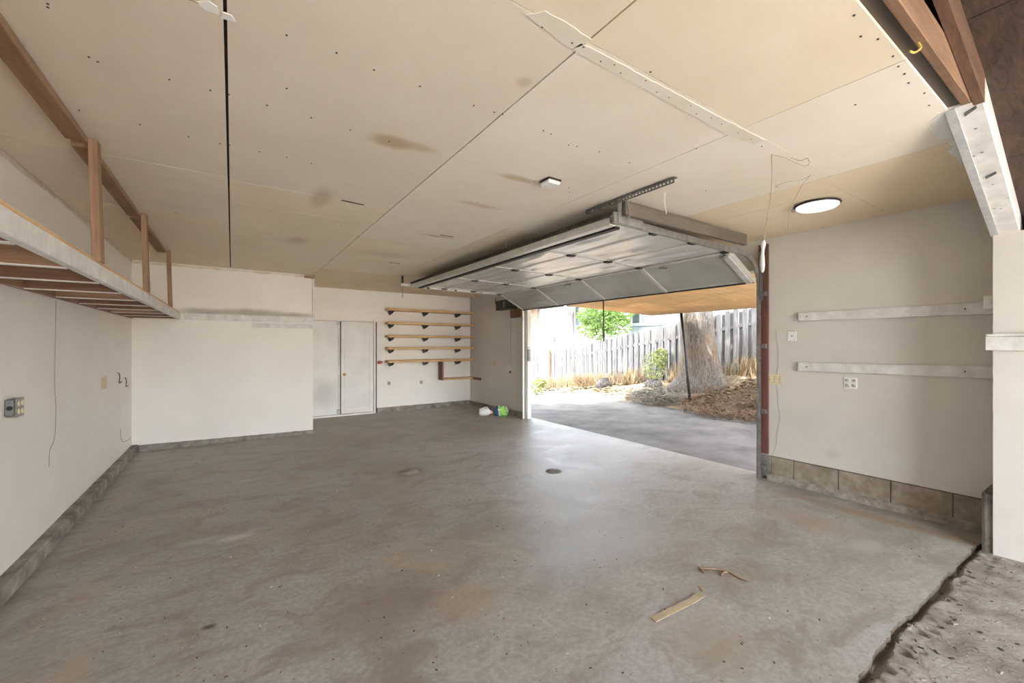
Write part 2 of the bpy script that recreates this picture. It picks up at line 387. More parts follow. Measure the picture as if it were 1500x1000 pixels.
# --- curbs
def curb(name, x0, x1, y0, y1, h0, h1, label, along):
    bm = bmesh.new(); n = 40; rows = []
    for i in range(n + 1):
        t = i / n; h = h0 + (h1 - h0) * t + .006 * noise.noise(Vector((i * .7, x0, y0)))
        j = .005 * noise.noise(Vector((i * .9, 5, x0)))
        if along == 'y':
            y = y0 + (y1 - y0) * t; sec = [(x0, y, -.01), (x1 + j, y, -.01), (x1 + j, y, h - .008), (x1 - .01 + j, y, h), (x0, y, h + .004)]
        elif along == 'x':
            x = x0 + (x1 - x0) * t; sec = [(x, y1, -.01), (x, y0 + j, -.01), (x, y0 + j, h - .008), (x, y0 + .01 + j, h), (x, y1, h + .004)]
        else:
            y = y0 + (y1 - y0) * t; sec = [(x1, y, -.01), (x0 + j, y, -.01), (x0 + j, y, h - .008), (x0 + .01 + j, y, h), (x1, y, h + .004)]
        rows.append([bm.verts.new(s) for s in sec])
    for a, b in zip(rows, rows[1:]):
        for k in range(5): bm.faces.new((a[k], a[(k + 1) % 5], b[(k + 1) % 5], b[k]))
    bm.faces.new(rows[0]); bm.faces.new(rows[-1][::-1])
    return struct(bm_obj(name, bm, 'curb_concrete'), label, 'curb')
curb('baseboard_left', XL - .12, -1.125, .8, YP, .10, .10, 'low dirty concrete curb under the loft wall', 'y')
curb('baseboard_projection', -1.12, 1.19, 7.985, YP, .085, .05, 'low dark concrete curb under the boxed-out wall', 'x')
curb('baseboard_back', 2.74, XR, YB - .045, YB, .10, .11, 'low concrete curb under the pine shelves', 'x')
curb('baseboard_right', XR - .045, XR, OY1 + .06, YB - .05, .11, .10, 'low concrete curb under the wall behind the plastic bag', 'r')
# --- concrete block course at the foot of the right wall
cb = struct(box('trim_block_course', 5.128, 5.155, .66, 2.44, -.03, .272, 'crack_dirt', None, 0), 'single course of grey concrete blocks at the foot of the wall', 'block course')
for y0, y1 in [(.66, .889), (.897, 1.297), (1.305, 1.704), (1.712, 2.109), (2.117, 2.34)]:
    box('block', 5.112, 5.16, y0, y1, .066, .268, 'block_concrete', cb, .004)
bm = bmesh.new(); rows = []
for i in range(41):
    y = .66 + 1.72 * i / 40; d = .012 * noise.noise(Vector((i * .5, 1, 1)))
    rows.append([bm.verts.new(q) for q in ((5.15, y, -.03), (5.085 + d, y, -.03), (5.095 + d, y, .035 + d), (5.112, y, .068 + d * .6), (5.15, y, .07))])
for a, b in zip(rows, rows[1:]):
    for k in range(4): bm.faces.new((a[k], a[k + 1], b[k + 1], b[k]))
bm_obj('mortar_bed', bm, 'mortar', cb)
box('block', 5.105, 5.16, 2.345, 2.455, .03, .275, 'pilaster_concrete', cb, .006)
bm = bmesh.new(); add_hexa(bm, pts(4.72, 5.1, .3, .675, -.06, .44), .02)
for v in bm.verts: v.co += Vector((.006, .006, .01)) * noise.noise(v.co * 9)
struct(bm_obj('trim_pilaster', bm, 'pilaster_concrete'), 'dark concrete pilaster block behind the wall end', 'pilaster')

# --- ceiling of gypsum boards
ceil = struct(box('ceiling', XL, XR, .60, YB, 2.776, 2.80, 'dark_gap', None, 0), 'beige unpainted gypsum board ceiling with open joints', 'ceiling')
def board(x0, x1, y0, y1, m, gap=.004):
    bm = bmesh.new(); nx, ny = 4, max(3, int((y1 - y0) / .4))
    X = frange(x0 + gap, x1 - gap, nx); Y = frange(y0 + gap * .5, y1 - gap * .5, ny)
    def z(x, y): return ZC + .0015 * noise.noise(Vector((x * .9, y * .6, 3)))
    lo = [[bm.verts.new((x, y, z(x, y))) for y in Y] for x in X]
    for i in range(nx):
        for j in range(ny): bm.faces.new((lo[i][j], lo[i][j + 1], lo[i + 1][j + 1], lo[i + 1][j]))
    rim = [lo[i][0] for i in range(nx + 1)] + [lo[nx][j] for j in range(1, ny + 1)] + [lo[i][ny] for i in range(nx - 1, -1, -1)] + [lo[0][j] for j in range(ny - 1, 0, -1)]
    up = [bm.verts.new((v.co.x, v.co.y, 2.778)) for v in rim]
    for i in range(len(rim)):
        k = (i + 1) % len(rim); bm.faces.new((rim[i], rim[k], up[k], up[i]))
    return bm_obj('board', bm, m, ceil)
G, Wm, Pl, T = 'ceiling_board_grey', 'ceiling_board_warm', 'ceiling_board_pale', 'ceiling_board_tan'
COLS = [(XL, -.02, [.56, 1.87, 3.69, 4.95, 7.4, YB], [G, G, G, Wm, Wm], .007), (-.02, 1.19, [.56, 1.24, 3.74, 4.32, 6.2, 8.1, YB], [Wm, G, Wm, Wm, Wm, T], .005),
        (1.19, 2.40, [.56, 1.235, 2.49, 4.9, 7.3, YB], [Wm, Pl, Pl, Wm, T], .003), (2.40, 3.60, [.56, 1.24, 3.7, 6.1, YB], [Pl, Pl, Wm, T], .002),
        (3.60, 3.98, [1.31, 3.7, 6.1, YB], [T, T, T], .003), (3.98, XR, [1.31, 3.7, 6.1, YB], [T, T, T], .002), (3.60, XR, [.56, 1.31], [T], .003)]
for x0, x1, ys_, ms, gp in COLS:
    for y0, y1, m in zip(ys_, ys_[1:], ms): board(x0, x1, y0, y1, m, gp)
# taped joints and plaster patches
def patch(name, outline, m, th=.0025):
    bm = bmesh.new(); lo = [bm.verts.new((x, y, ZC - .0026)) for x, y in outline]; up = [bm.verts.new((x, y, ZC + .002)) for x, y in outline]
    bm.faces.new(lo); n = len(lo)
    for i in range(n): bm.faces.new((lo[i], lo[(i + 1) % n], up[(i + 1) % n], up[i]))
    return bm_obj(name, bm, m, ceil)
def ragged(px_poly, k=.012):
    q = [pc(a, b) for a, b in px_poly]; out = []
    for a, b in zip(q, q[1:] + q[:1]):
        n = max(2, int((b - a).length / .03))
        for i in range(n):
            c = a.lerp(b, i / n); out.append((c.x + k * noise.noise(c * 21), c.y + k * noise.noise(c * 17 + Vector((9, 9, 9)))))
    return out
patch('plaster_patch', ragged([(1384, 164), (1366, 176), (1363, 190), (1376, 203), (1394, 204), (1391, 222), (1410, 243), (1408, 212), (1396, 190)], .02), 'plaster')
patch('plaster_patch', ragged([(287, 0), (302, 14), (319, 21), (319, 8), (306, 0)]), 'plaster')
patch('plaster_patch', ragged([(323, 15), (324, 27), (346, 32), (338, 20)]), 'plaster')
patch('joint_tape', ragged([(850, 62), (1080, 184), (1120, 205), (1106, 212), (1066, 197), (838, 72)], .008), 'joint_compound')
patch('joint_tape', ragged([(770, 22), (800, 15), (868, 58), (836, 72)], .01), 'joint_compound')
bm = bmesh.new(); nails = [(794, 39), (838, 62), (694, 154), (724, 164), (736, 167), (615, 126), (548, 102), (513, 190), (570, 207), (796, 191), (807, 196), (833, 212), (845, 214), (878, 222), (922, 238), (855, 68), (880, 89), (900, 94), (909, 106), (946, 117), (962, 134),
         (130, 83), (143, 90), (248, 116), (205, 182), (276, 200), (116, 161), (308, 132), (335, 138), (322, 210), (336, 212), (420, 51), (391, 154), (456, 172), (380, 222), (420, 230), (456, 239), (493, 77), (420, 129), (258, 311), (70, 5), (70, 10), (1251, 22), (1261, 53), (1286, 57), (1308, 82), (1316, 97), (1325, 108), (1331, 121), (1354, 136), (1361, 154),
         (1012, 154), (1020, 166), (1042, 172), (1057, 181), (1081, 194), (1100, 203), (1116, 214), (1020, 217), (1034, 279), (1253, 153), (980, 142), (953, 105), (833, 275), (834, 281), (783, 265), (500, 330), (700, 296)]
for a, b in nails:
    c = pc(a, b); r = .0042
    v = [bm.verts.new((c.x + r * math.cos(k * math.pi / 3), c.y + r * math.sin(k * math.pi / 3), ZC - .0032)) for k in range(6)]
    u = [bm.verts.new((x.co.x, x.co.y, ZC + .002)) for x in v]; bm.faces.new(v)
    for k in range(6): bm.faces.new((v[k], v[(k + 1) % 6], u[(k + 1) % 6], u[k]))
o = bm_obj('nail_heads', bm, 'dark_metal', ceil); o['kind'] = 'stuff'
for a, b in [((645, 344), (664, 347)), ((570, 384), (586, 386)), ((500, 293), (533, 300))]:
    q, r_ = pc(*a), pc(*b); dv = (r_ - q).normalized() * 0.008; n_ = Vector((-dv.y, dv.x, 0))
    patch('torn_paper', [(q.x - n_.x, q.y - n_.y), (r_.x - n_.x, r_.y - n_.y), (r_.x + n_.x, r_.y + n_.y), (q.x + n_.x, q.y + n_.y)], 'dark_gap')
# roof deck over the flat ceiling and the open sloping roof in front of it
SL = .253
def rz(x): return 2.76 + SL * (3.10 - x)             # underside of the sloping rafters
def sloped(name, x0, x1, y0, y1, a, b, m, parent=None):
    return hexa(name, [(x0, y0, rz(x0) + a), (x1, y0, rz(x1) + a), (x1, y1, rz(x1) + a), (x0, y1, rz(x0) + a), (x0, y0, rz(x0) + b), (x1, y0, rz(x1) + b), (x1, y1, rz(x1) + b), (x0, y1, rz(x0) + b)], m, parent, .001)
struct(boxes('roof', [(-1.9, 5.9, .664, 10.2, 2.925, 3.0)], 'roofing'), 'flat dark roof deck over the ceiling', 'roof')
for nm, x0, x1, y0, y1, zb in (('wall_gable', -1.33, 3.05, .602, .66, 2.802), ('wall_gable_left', -1.33, -1.2, -4.2, .598, 2.92)):
    struct(hexa(nm, [(x0, y0, zb), (x1, y0, zb), (x1, y1, zb), (x0, y1, zb), (x0, y0, rz(x0) + .17), (x1, y0, rz(x1) + .17), (x1, y1, rz(x1) + .17), (x0, y1, rz(x0) + .17)], 'dark_x', None, 0), 'dark boarding closing the gap under the sloping roof', 'wall')
struct(hexa('wall_stub_top', [(4.75, -4, 2.362), (5.3, -4, 2.25), (5.3, .43, 2.25), (4.75, .43, 2.362), (4.75, -4, rz(4.75) + .143), (5.3, -4, rz(5.3) + .143), (5.3, .43, rz(5.3) + .143), (4.75, .43, rz(4.75) + .143)], 'dark_x', None, 0), 'dark blocking between the wall end and the roof', 'wall')
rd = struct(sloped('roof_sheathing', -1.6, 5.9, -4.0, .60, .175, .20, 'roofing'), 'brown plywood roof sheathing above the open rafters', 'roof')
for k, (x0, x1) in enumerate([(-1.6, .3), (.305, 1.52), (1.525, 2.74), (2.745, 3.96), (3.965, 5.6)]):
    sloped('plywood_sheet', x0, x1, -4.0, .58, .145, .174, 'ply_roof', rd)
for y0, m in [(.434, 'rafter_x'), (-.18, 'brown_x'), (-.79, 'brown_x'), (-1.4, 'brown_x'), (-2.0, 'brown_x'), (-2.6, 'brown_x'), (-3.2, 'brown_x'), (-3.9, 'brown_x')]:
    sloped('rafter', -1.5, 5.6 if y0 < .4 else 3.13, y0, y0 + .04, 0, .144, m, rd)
jo = struct(box('trim_joist', -1.2, 3.11, .476, .512, 2.762, 2.90, 'joist_x', None, .003), 'reddish timber joist lit along its lower edge beside the ceiling edge', 'joist')
struct(box('trim_header', -1.2, 3.16, .514, .598, 2.775, 2.90, 'dark_x', None, .003), 'dark stained header strip along the ceiling edge', 'header')
# drywall-wrapped sloping header box
hb = struct(hexa('trim_header_box', [(3.10, .436, rz(3.10)), (5.28, .501, rz(5.28) + .007), (5.28, .640, rz(5.28)), (3.10, .569, rz(3.10)),
                 (3.10, .436, 2.95), (5.28, .501, 2.95), (5.28, .640, 2.95), (3.10, .569, 2.95)], 'white_board', None, .004), 'white plasterboard box sloping down to the wall end', 'header')
def bx_pt(t, s, dz):   # t along, s across from the ceiling side
    x = 3.10 + 1.62 * t; y0 = .569 + .053 * t; y1 = .436 + .048 * t
    return Vector((x, y0 + (y1 - y0) * s, rz(x) + dz))
hexa('corner_bead', [bx_pt(0, .27, -.004), bx_pt(1, .27, -.004), bx_pt(1, -.02, -.004), bx_pt(0, -.02, -.004), bx_pt(0, .27, .001), bx_pt(1, .27, .001), bx_pt(1, -.02, .001), bx_pt(0, -.02, .001)], 'bead_metal', hb, 0)
for t in (.02, .44):
    for k in range(1):
        hexa('staple', [bx_pt(t, .80, -.004), bx_pt(t + .012, .80, -.004), bx_pt(t + .035, .45, -.004), bx_pt(t + .02, .45, -.004), bx_pt(t, .80, .001), bx_pt(t + .012, .80, .001), bx_pt(t + .035, .45, .001), bx_pt(t + .02, .45, .001)], 'box_metal', hb, 0)
for t, s in [(.14, .62), (.29, .6), (.53, .6), (.74, .62), (.73, .4), (.30, .33), (.66, .92)]:
    lathe('screw_head', [(.006, 0), (.006, .003)], bx_pt(t, s, -.003), (0, 0, 1), 'galvanised', hb, 8)
yc = tag(tube('yellow_cord', smooth_path([P(1346, 48, y=.505), P(1345, 56, y=.50), P(1346, 64, y=.50), P(1349, 69, y=.495), P(1344, 75, y=.49), P(1338, 77, y=.485), P(1333, 75, y=.485)]), .0042, 'yellow_cord'), 'scrap of yellow cord looped on the reddish joist', 'cord')

# --- opening trims
struct(box('trim_post', XR - .03, XR + .0, 2.372, 2.476, .29, 2.70, 'red_post', None, .004), 'dark reddish timber post beside the garage door track', 'post')
struct(boxes('trim_jamb', [(XR - .012, XR + .08, OY1 - .03, OY1, 0, 2.42), (XR - .02, XR, OY1, OY1 + .05, 0, 2.42), (XR + .01, XR + .19, OY0 - .0, OY0 + .025, 0, 2.42)], 'white_trim', None, .002), 'white painted jambs of the garage door opening', 'jamb')
# --- door leaves in the back wall
def leaf(name, x0, x1, label, knob=False, bolt_x=None):
    d = struct(box(name, x0, x1, YB - .03, YB - .012, .04, 2.05, 'door_paint', None, .003), label, 'door')
    t = .012
    boxes('moulding', [(x0 + .07, x1 - .07, YB - .037, YB - .03, .13, .13 + t), (x0 + .07, x1 - .07, YB - .037, YB - .03, 1.96 - t, 1.96), (x0 + .07, x0 + .07 + t, YB - .037, YB - .03, .13 + t, 1.96 - t), (x1 - .07 - t, x1 - .07, YB - .037, YB - .03, .13 + t, 1.96 - t)], 'white_trim', d)
    return d
struct(box('trim_door_reveal', 1.22, 2.662, YB - .012, YB - .001, .034, 2.056, 'dark_gap', None, 0), 'dark reveal behind the double door leaves', 'reveal')
d1 = leaf('door_1', 1.26, 1.945, 'scuffed white double door leaf with slide bolts')
d2 = leaf('door_2', 1.965, 2.655, 'white double door leaf with a brass knob')
for z0, z1 in [(1.94, 2.04), (.05, .16)]: box('slide_bolt', 1.885, 1.94, YB - .05, YB - .03, z0, z1, 'galvanised', d1, .003)
for z0, z1 in [(1.1, 1.92), (.18, .9)]: tube('bolt_rod', [(1.915, YB - .04, z0), (1.915, YB - .04, z1)], .006, 'galvanised_light', d1)
lathe('knob', [(.026, 0), (.026, .006), (.012, .008), (.012, .03), (.028, .04), (.032, .055), (.026, .068), (.008, .072)], (2.03, YB - .03, .90), (0, -1, 0), 'brass', d2)
struct(boxes('trim_door_casing', [(2.66, 2.70, YB - .05, YB, 0, 2.09), (1.2, 2.66, YB - .035, YB, 2.055, 2.09)], 'white_trim', None, .002), 'white casing around the double door', 'casing')
struct(box('trim_door_gap', 2.70, 2.735, YB - .02, YB - .002, 0, 2.06, 'dark_metal', None, .001), 'dark weather strip along the door casing', 'strip')
struct(box('trim_sill', 1.2, 2.69, YB - .06, YB, 0, .034, 'white_trim', None, .002), 'white sill under the double door', 'sill')
# --- projection: ledge, corner trim, cleat
struct(box('trim_ledge', -.60, 1.185, YP - .04, YP, 1.925, 2.02, 'white_board', None, .003), 'white ledge board across the boxed-out wall', 'ledge')
struct(box('trim_corner', 1.165, 1.20, YP - .022, YP, 2.02, 2.70, 'white_board', None, .002), 'thin white corner strip above the ledge board', 'trim')
tag(box('white_cleat', .27, 1.17, YP - .025, YP, 1.825, 1.895, 'white_board', None, .003), 'short white cleat just below the ledge board', 'cleat')
tag(box('scrap_block', 1.04, 1.2, YP - .05, YP + .0, 2.70, 2.745, 'fir_x', None, .004), 'short brown timber scrap at the top of the corner strip', 'timber')
# ragged paper edge along the top of the upper walls
def torn_strip(name, a, b, nrm, label):
    bm = bmesh.new(); a, b = Vector(a), Vector(b); n = 60; nrm = Vector(nrm); r = []
    for i in range(n + 1):
        p = a.lerp(b, i / n); h = .035 + .03 * noise.noise(Vector((i * .23, 2, 2))) + .02 * noise.noise(Vector((i * .9, 7, 2)))
        r.append([bm.verts.new(p + nrm * .003 + Vector((0, 0, -h))), bm.verts.new(p + nrm * .003)])
    for p, q in zip(r, r[1:]): bm.faces.new((p[0], q[0], q[1], p[1]))
    m = bm_obj(name, bm, 'gypsum_edge'); return struct(m, label, 'drywall edge')
torn_strip('trim_torn_edge_left', (XL, .8, ZC), (XL, YP, ZC), (1, 0, 0), 'torn brown drywall paper along the top of the loft wall')
torn_strip('trim_torn_edge_projection', (XL, YP, ZC - .01), (1.15, YP, ZC - .01), (0, -1, 0), 'torn brown drywall paper along the top of the boxed-out wall')

# ================================================================== LOFT
lf = empty('loft_platform', (-.9, 4.4, 1.9))
tag(lf, 'timber storage loft with white front beam and three posts to the ceiling', 'loft')
box('front_beam', -.68, -.64, .5, 5.0, 1.918, 2.01, 'white_board', lf, .003); box('front_beam', -.68, -.64, 5.004, 7.99, 1.918, 2.01, 'white_board', lf, .003)
box('deck', XL + .003, -.645, .5, 7.99, 2.012, 2.028, 'pine_y', lf, .001)
box('ledger', XL + .002, XL + .04, .5, 8.0, 1.918, 2.01, 'fir_y', lf, .002)
for k in range(12):
    y = 1.10 + .61 * k
    if y > 7.9: continue
    jb = box('joist', XL + .04, -.682, y, y + .038, 1.922, 2.01, 'brown_x' if k % 3 else 'fir_x', lf, .002)
    box('painted_edge', XL + .04, -.682, y - .001, y + .039, 1.916, 1.922, 'white_board', jb, 0)
for y in (3.40, 5.10, 6.91):
    hexa('post', [(-.682, y, 2.03), (-.641, y, 2.03), (-.641, y + .088, 2.03), (-.682, y + .088, 2.03), (-.70, y, ZC - .012), (-.66, y, ZC - .012), (-.66, y + .088, ZC - .012), (-.70, y + .088, ZC - .012)], 'fir_z', lf, .003)
for a, b in [(.6, 3.395), (3.495, 5.095), (5.195, 6.905)]:
    box('top_plate', -.79, -.702, a, b, ZC - .046, ZC - .008, 'fir_y', lf, .003)

# ================================================================== PINE SHELVES
zs = [2.372, 2.066, 1.764, 1.489, 1.19]
names = ['topmost', 'second from top', 'middle', 'second from bottom', 'lowest full-length']
def bracket(parent, x, z):
    bm = bmesh.new()
    add_hexa(bm, pts(x - .012, x + .012, YB - .012, YB - .002, z - .09, z)); add_hexa(bm, pts(x - .05, x + .05, YB - .22, YB - .012, z - .006, z))
    for s0 in (-1, 1):
        add_hexa(bm, sorted_hex(x, s0, z))
    return bm_obj('bracket', bm, 'dark_metal', parent)
def sorted_hex(x, s0, z):      # one sloping leg of the V-shaped bracket
    a, b = (x + s0 * .056, x + s0 * .044), (x + s0 * .014, x + s0 * .002)
    x0, x1 = sorted(b); x2, x3 = sorted(a)
    return [(x0, YB - .2, z - .055), (x1, YB - .2, z - .055), (x1, YB - .02, z - .085), (x0, YB - .02, z - .085), (x2, YB - .2, z - .008), (x3, YB - .2, z - .008), (x3, YB - .02, z - .008), (x2, YB - .02, z - .008)]
for z, nm in zip(zs, names):
    r = empty('wall_shelf', (4.0, 9.5, z - .2)); tag(r, nm + ' pine board shelf on three dark metal brackets', 'shelf', 'pine shelves on the back wall')
    box('shelf_board', 2.92, XR - .005, 9.39, YB - .003, z - .055, z, 'pine_x', r, .004)
    for x in (3.03, 3.86, 4.72): bracket(r, x, z - .056)
r = empty('shelf_box', (4.7, 9.5, .67)); tag(r, 'small low pine shelf hung from an upright board in the corner', 'shelf')
box('upright', 4.24, 4.28, 9.41, YB - .003, .68, 1.134, 'brown_z', r, .003); box('upright_lit_edge', 4.24, 4.28, 9.398, 9.41, .68, 1.134, 'fir_z', r, .001)  # paler front strip puts the light on the upright's front edge into colour
box('shelf_board', 4.282, XR - .04, 9.40, YB - .003, .682, .725, 'pine_x', r, .003)
box('cleat', XR - .038, XR - .002, 9.06, YB - .01, .665, .725, 'brown_y', r, .003)
q = P(556, 531, y=YB - .03)
r = empty('red_clip', (q.x, q.y, q.z - .03)); tag(r, 'small red plastic clip on the wall at the end of the lowest full-length shelf', 'clip')
box('clip_body', q.x - .04, q.x + .04, YB - .05, YB - .002, q.z - .03, q.z + .03, 'red_plastic', r, .008); box('clip_jaw', q.x + .04, q.x + .07, YB - .04, YB - .002, q.z - .005, q.z + .02, 'red_plastic', r, .004)

# ================================================================== PLATES, BOXES AND WIRES
def plate_x(name, px0, py0, px1, py1, label, cat, m, gang='outlet', X=XR, sgn=-1, n=1, face='black_plastic'):
    a, b = P(px0, py0, x=X), P(px1, py1, x=X); y0, y1 = sorted((a.y, b.y)); z0, z1 = sorted((a.z, b.z))
    x0, x1 = sorted((X, X + sgn * .008)); r = box(name, x0, x1, y0, y1, z0, z1, m, None, .003); tag(r, label, cat)
    xs0, xs1 = sorted((X + sgn * .008, X + sgn * .012)); w_ = (y1 - y0) / n; zc = (z0 + z1) / 2
    for i in range(n):
        yc = y0 + w_ * (i + .5)
        if gang == 'outlet':
            for dz in (-.024, .024):
                f = box('receptacle', xs0, xs1, yc - .016, yc + .016, zc + dz - .015, zc + dz + .015, face, r, .003)
        elif gang == 'switch': 
            box('toggle', *sorted((X + sgn * .008, X + sgn * .02)), yc - .005, yc + .005, zc - .011, zc + .011, face, r, .002)
            for dz in (-.03, .03): box('screw', xs0, xs1, yc - .003, yc + .003, zc + dz - .003, zc + dz + .003, 'dark_metal', r, 0)
        else: box('jack', xs0, xs1, yc - .006, yc + .006, zc - .006, zc + .006, face, r, .001)
    return r
plate_x('switch_plate', 1124, 548, 1147, 563, 'ivory three-switch plate by the reddish post', 'switch', 'plate_ivory', 'switch', n=3, face='plate_grime')
plate_x('jack_plate', 1154, 485, 1167, 499, 'white blank plate with one dark jack beside the upper white rail', 'wall plate', 'plate_white', 'jack')
plate_x('power_outlet', 1236, 552, 1256, 570, 'grimy double power outlet under the lower white rail', 'outlet', 'plate_white', 'outlet', n=2, face='plate_grime')
plate_x('wall_plate', 722.5, 528, 727, 535.5, 'small tan wall plate on the wall beside the pull cord', 'wall plate', 'plate_tan', 'outlet', face='plate_tan')
plate_x('tan_wall_plate', 148, 553, 155, 568, 'small tan wall plate on the loft wall', 'wall plate', 'plate_tan', 'none', X=XL, sgn=1, face='plate_white')
for px in (570, 617):
    q = P(px, 561 if px < 600 else 559.5, y=YB)
    r = box('wall_outlet', q.x - .04, q.x + .04, YB - .008, YB, q.z - .06, q.z + .06, 'plate_white', None, .003)
    tag(r, 'white outlet plate with dark slots under the ' + 'shelf end by the double door' if px < 600 else 'white outlet plate with dark slots under the middle shelf brackets', 'outlet', 'outlets under the pine shelves')
    for dx in (-.016, .016): box('slot', q.x + dx - .009, q.x + dx + .009, YB - .012, YB - .008, q.z - .04, q.z + .04, 'black_plastic', r, .001)
for a, b, lb in [((173, 546), (175, 560), 'small dark wall hook next to the tan wall plate'), ((183, 553), (185, 565), 'small dark wall hook nearest the loft wall corner')]:
    p0, p1 = P(*a, x=XL + .01), P(*b, x=XL + .01)
    tag(tube('wall_hook', smooth_path([(XL + .003, p0.y, p0.z), (XL + .02, p0.y, p0.z - .01), (XL + .025, p0.y, (p0.z + p1.z) / 2), (XL + .02, p0.y, p1.z), (XL + .045, p0.y, p1.z + .015)]), .006, 'dark_metal'), lb, 'hook', 'hooks near the corner')
# surface-mounted steel outlet box
a = P(5, 612, x=XL); b = P(30, 587, x=XL)
r = empty('outlet_box', (XL, (a.y + b.y) / 2, a.z)); tag(r, 'grey steel outlet box with round knockout on the loft wall', 'outlet')
y0, y1, z0, z1 = a.y - .0, a.y + .115, a.z, a.z + .115
box('back_box', XL + .001, XL + .05, y0, y1, z0, z1, 'box_metal', r, .008); box('cover', XL + .05, XL + .056, y0 - .004, y1 + .004, z0 - .004, z1 + .004, 'galvanised', r, .003)
lathe('knockout', [(.014, 0), (.014, .003)], (XL + .026, y0, (z0 + z1) / 2), (0, -1, 0), 'black_plastic', r, 14)
for dy in (.03, .085):
    for dz in (.032, .083): lathe('receptacle_face', [(.017, 0), (.017, .004), (.015, .005)], (XL + .056, y0 + dy, z0 + dz), (1, 0, 0), 'plate_ivory', r, 14)
def wire(name, pp, r, m, label, cat='wire', **kw):
    return tag(tube(name, smooth_path([P(a, b, **kw) for a, b in pp]), r, m), label, cat)
wire('hanging_wire', [(82, 440), (81, 500), (80, 560), (82, 600), (80, 640), (73, 660), (72, 683)], .002, 'cord_grey', 'thin grey wire trailing down the loft wall past the steel outlet box', x=XL + .003)
wire('corner_wire', [(177, 628), (177, 640), (180, 647), (186, 645), (192, 640)], .003, 'cord_grey', 'short bent wire end low in the loft wall corner', x=XL + .004)
wire('wall_wire', [(1136, 484), (1138, 500), (1140, 520), (1139, 540), (1137, 548)], .0018, 'cord_grey', 'thin wire on the wall above the three-switch plate', x=XR - .003)
wire('wall_wire', [(1137, 564), (1139, 575), (1139, 590), (1142, 612), (1138, 635), (1137, 652), (1131, 666)], .0018, 'cord_grey', 'thin wire running down the wall from the three-switch plate', x=XR - .003)

# right wall rails, wall-end shelf
for (a0, a1, b0, b1, nm) in [((1170, 458), (1170, 470), (1451, 441.5), (1451, 460), 'upper'), ((1170, 530.5), (1170, 543), (1451, 536), (1451, 554), 'lower')]:
    A0, A1, B0, B1 = [P(*q, x=XR - .02) for q in (a0, a1, b0, b1)]
    hexa_p = [(XR - .04, B1.y - .03, B1.z), (XR - .001, B1.y - .03, B1.z), (XR - .001, A1.y, A1.z), (XR - .04, A1.y, A1.z), (XR - .04, B0.y - .03, B0.z), (XR - .001, B0.y - .03, B0.z), (XR - .001, A0.y, A0.z), (XR - .04, A0.y, A0.z)]
    r = hexa('wall_rail', hexa_p, 'white_board', None, .003); tag(r, nm + ' white painted rail board on the wall beside the garage opening', 'rail', 'white wall rails')
    for k in (.06, .9):
        p = A0.lerp(B1, k); p.z = (A0.z * (1 - k) + B0.z * k + A1.z * (1 - k) + B1.z * k) / 2
        lathe('nail', [(.006, 0), (.006, .004)], (XR - .04, p.y, p.z), (-1, 0, 0), 'dark_metal', r, 8)
r = tag(box('block_scrap', 4.74, 4.80, .614, .665, P(1448, 453, x=4.77).z, P(1448, 433, x=4.77).z, 'white_board', None, .004), 'small white timber offcut on the wall end at the upper rail', 'offcut')
r = empty('ledge_shelf', (4.68, .2, 1.5)); tag(r, 'white ledge board fixed across the wall end', 'ledge')
z0, z1 = P(1445, 513, x=4.68).z, P(1445, 489, x=4.68).z
box('face_board', 4.66, 4.698, -.9, .645, z0, z1 - .02, 'white_board', r, .003); box('top_board', 4.655, 4.72 - .022, -.9, .642, z1 - .018, z1, 'white_board', r, .003)

# ceiling lamp, smoke detector, hanging wires
q = P(1197, 303, z=ZC - .03)
r = empty('ceiling_lamp', (q.x, q.y, ZC - .03)); tag(r, 'round white flush ceiling lamp near the wall with the rails', 'lamp')
lathe('base_ring', [(.165, 0), (.17, -.008), (.165, -.014)], (q.x, q.y, ZC - .006), (0, 0, 1), 'dark_metal', r, 32)
lathe('diffuser', [(.155, 0), (.155, -.012), (.14, -.024), (.09, -.03), (.02, -.032)], (q.x, q.y, ZC - .018), (0, 0, 1), 'lamp_diffuser', r, 32)
q = P(806, 268, z=ZC - .02)
r = empty('smoke_detector', (q.x, q.y, ZC - .04)); tag(r, 'small white rectangular detector on the ceiling boards', 'detector')
box('base', q.x - .06, q.x + .06, q.y - .06, q.y + .06, ZC - .012, ZC - .002, 'dark_metal', r, .002); box('cover', q.x - .055, q.x + .055, q.y - .055, q.y + .055, ZC - .04, ZC - .012, 'plate_white', r, .008)
q0 = pc(1130, 224)
def yplane(px, py, s=0): 
    return P(px, py, y=q0.y + s)
r = empty('hanging_cable', (q0.x, q0.y, 2.0)); tag(r, 'thin tan cable hanging from the ceiling with a plastic-wrapped end', 'cable')
k0 = Vector((q0.x, q0.y, ZC - .008)); e2 = yplane(1119, 352)
tube('cable', smooth_path([k0, yplane(1131, 255), yplane(1129, 290), yplane(1123, 325), e2]), .003, 'cord_tan', r)
tube('wrapped_end', smooth_path([e2, yplane(1118, 360), yplane(1117, 375), yplane(1117, 399)]), [.7 * v for v in (.006, .009, .012, .015, .018, .020, .020, .018, .015, .014, .014, .013, .016, .018, .019, .020, .018, .014, .007)], 'milky_plastic', r)
tube('loop', smooth_path([k0 + Vector((0, 0, -.002)), P(1150, 231, z=ZC - .03), P(1165, 238, z=ZC - .04), P(1178, 243, z=ZC - .05), P(1185, 240, z=ZC - .05), P(1183, 232, z=ZC - .04), P(1172, 235, z=ZC - .03), P(1158, 231, z=ZC - .02)]), .0018, 'cord_tan', r)
q1 = Vector((pc(1188, 254).x, pc(1188, 254).y, ZC - .008))
r = empty('hanging_wire', (q1.x, q1.y, 2.2)); tag(r, 'thin tan wire looped and hanging beside the ceiling lamp', 'wire')
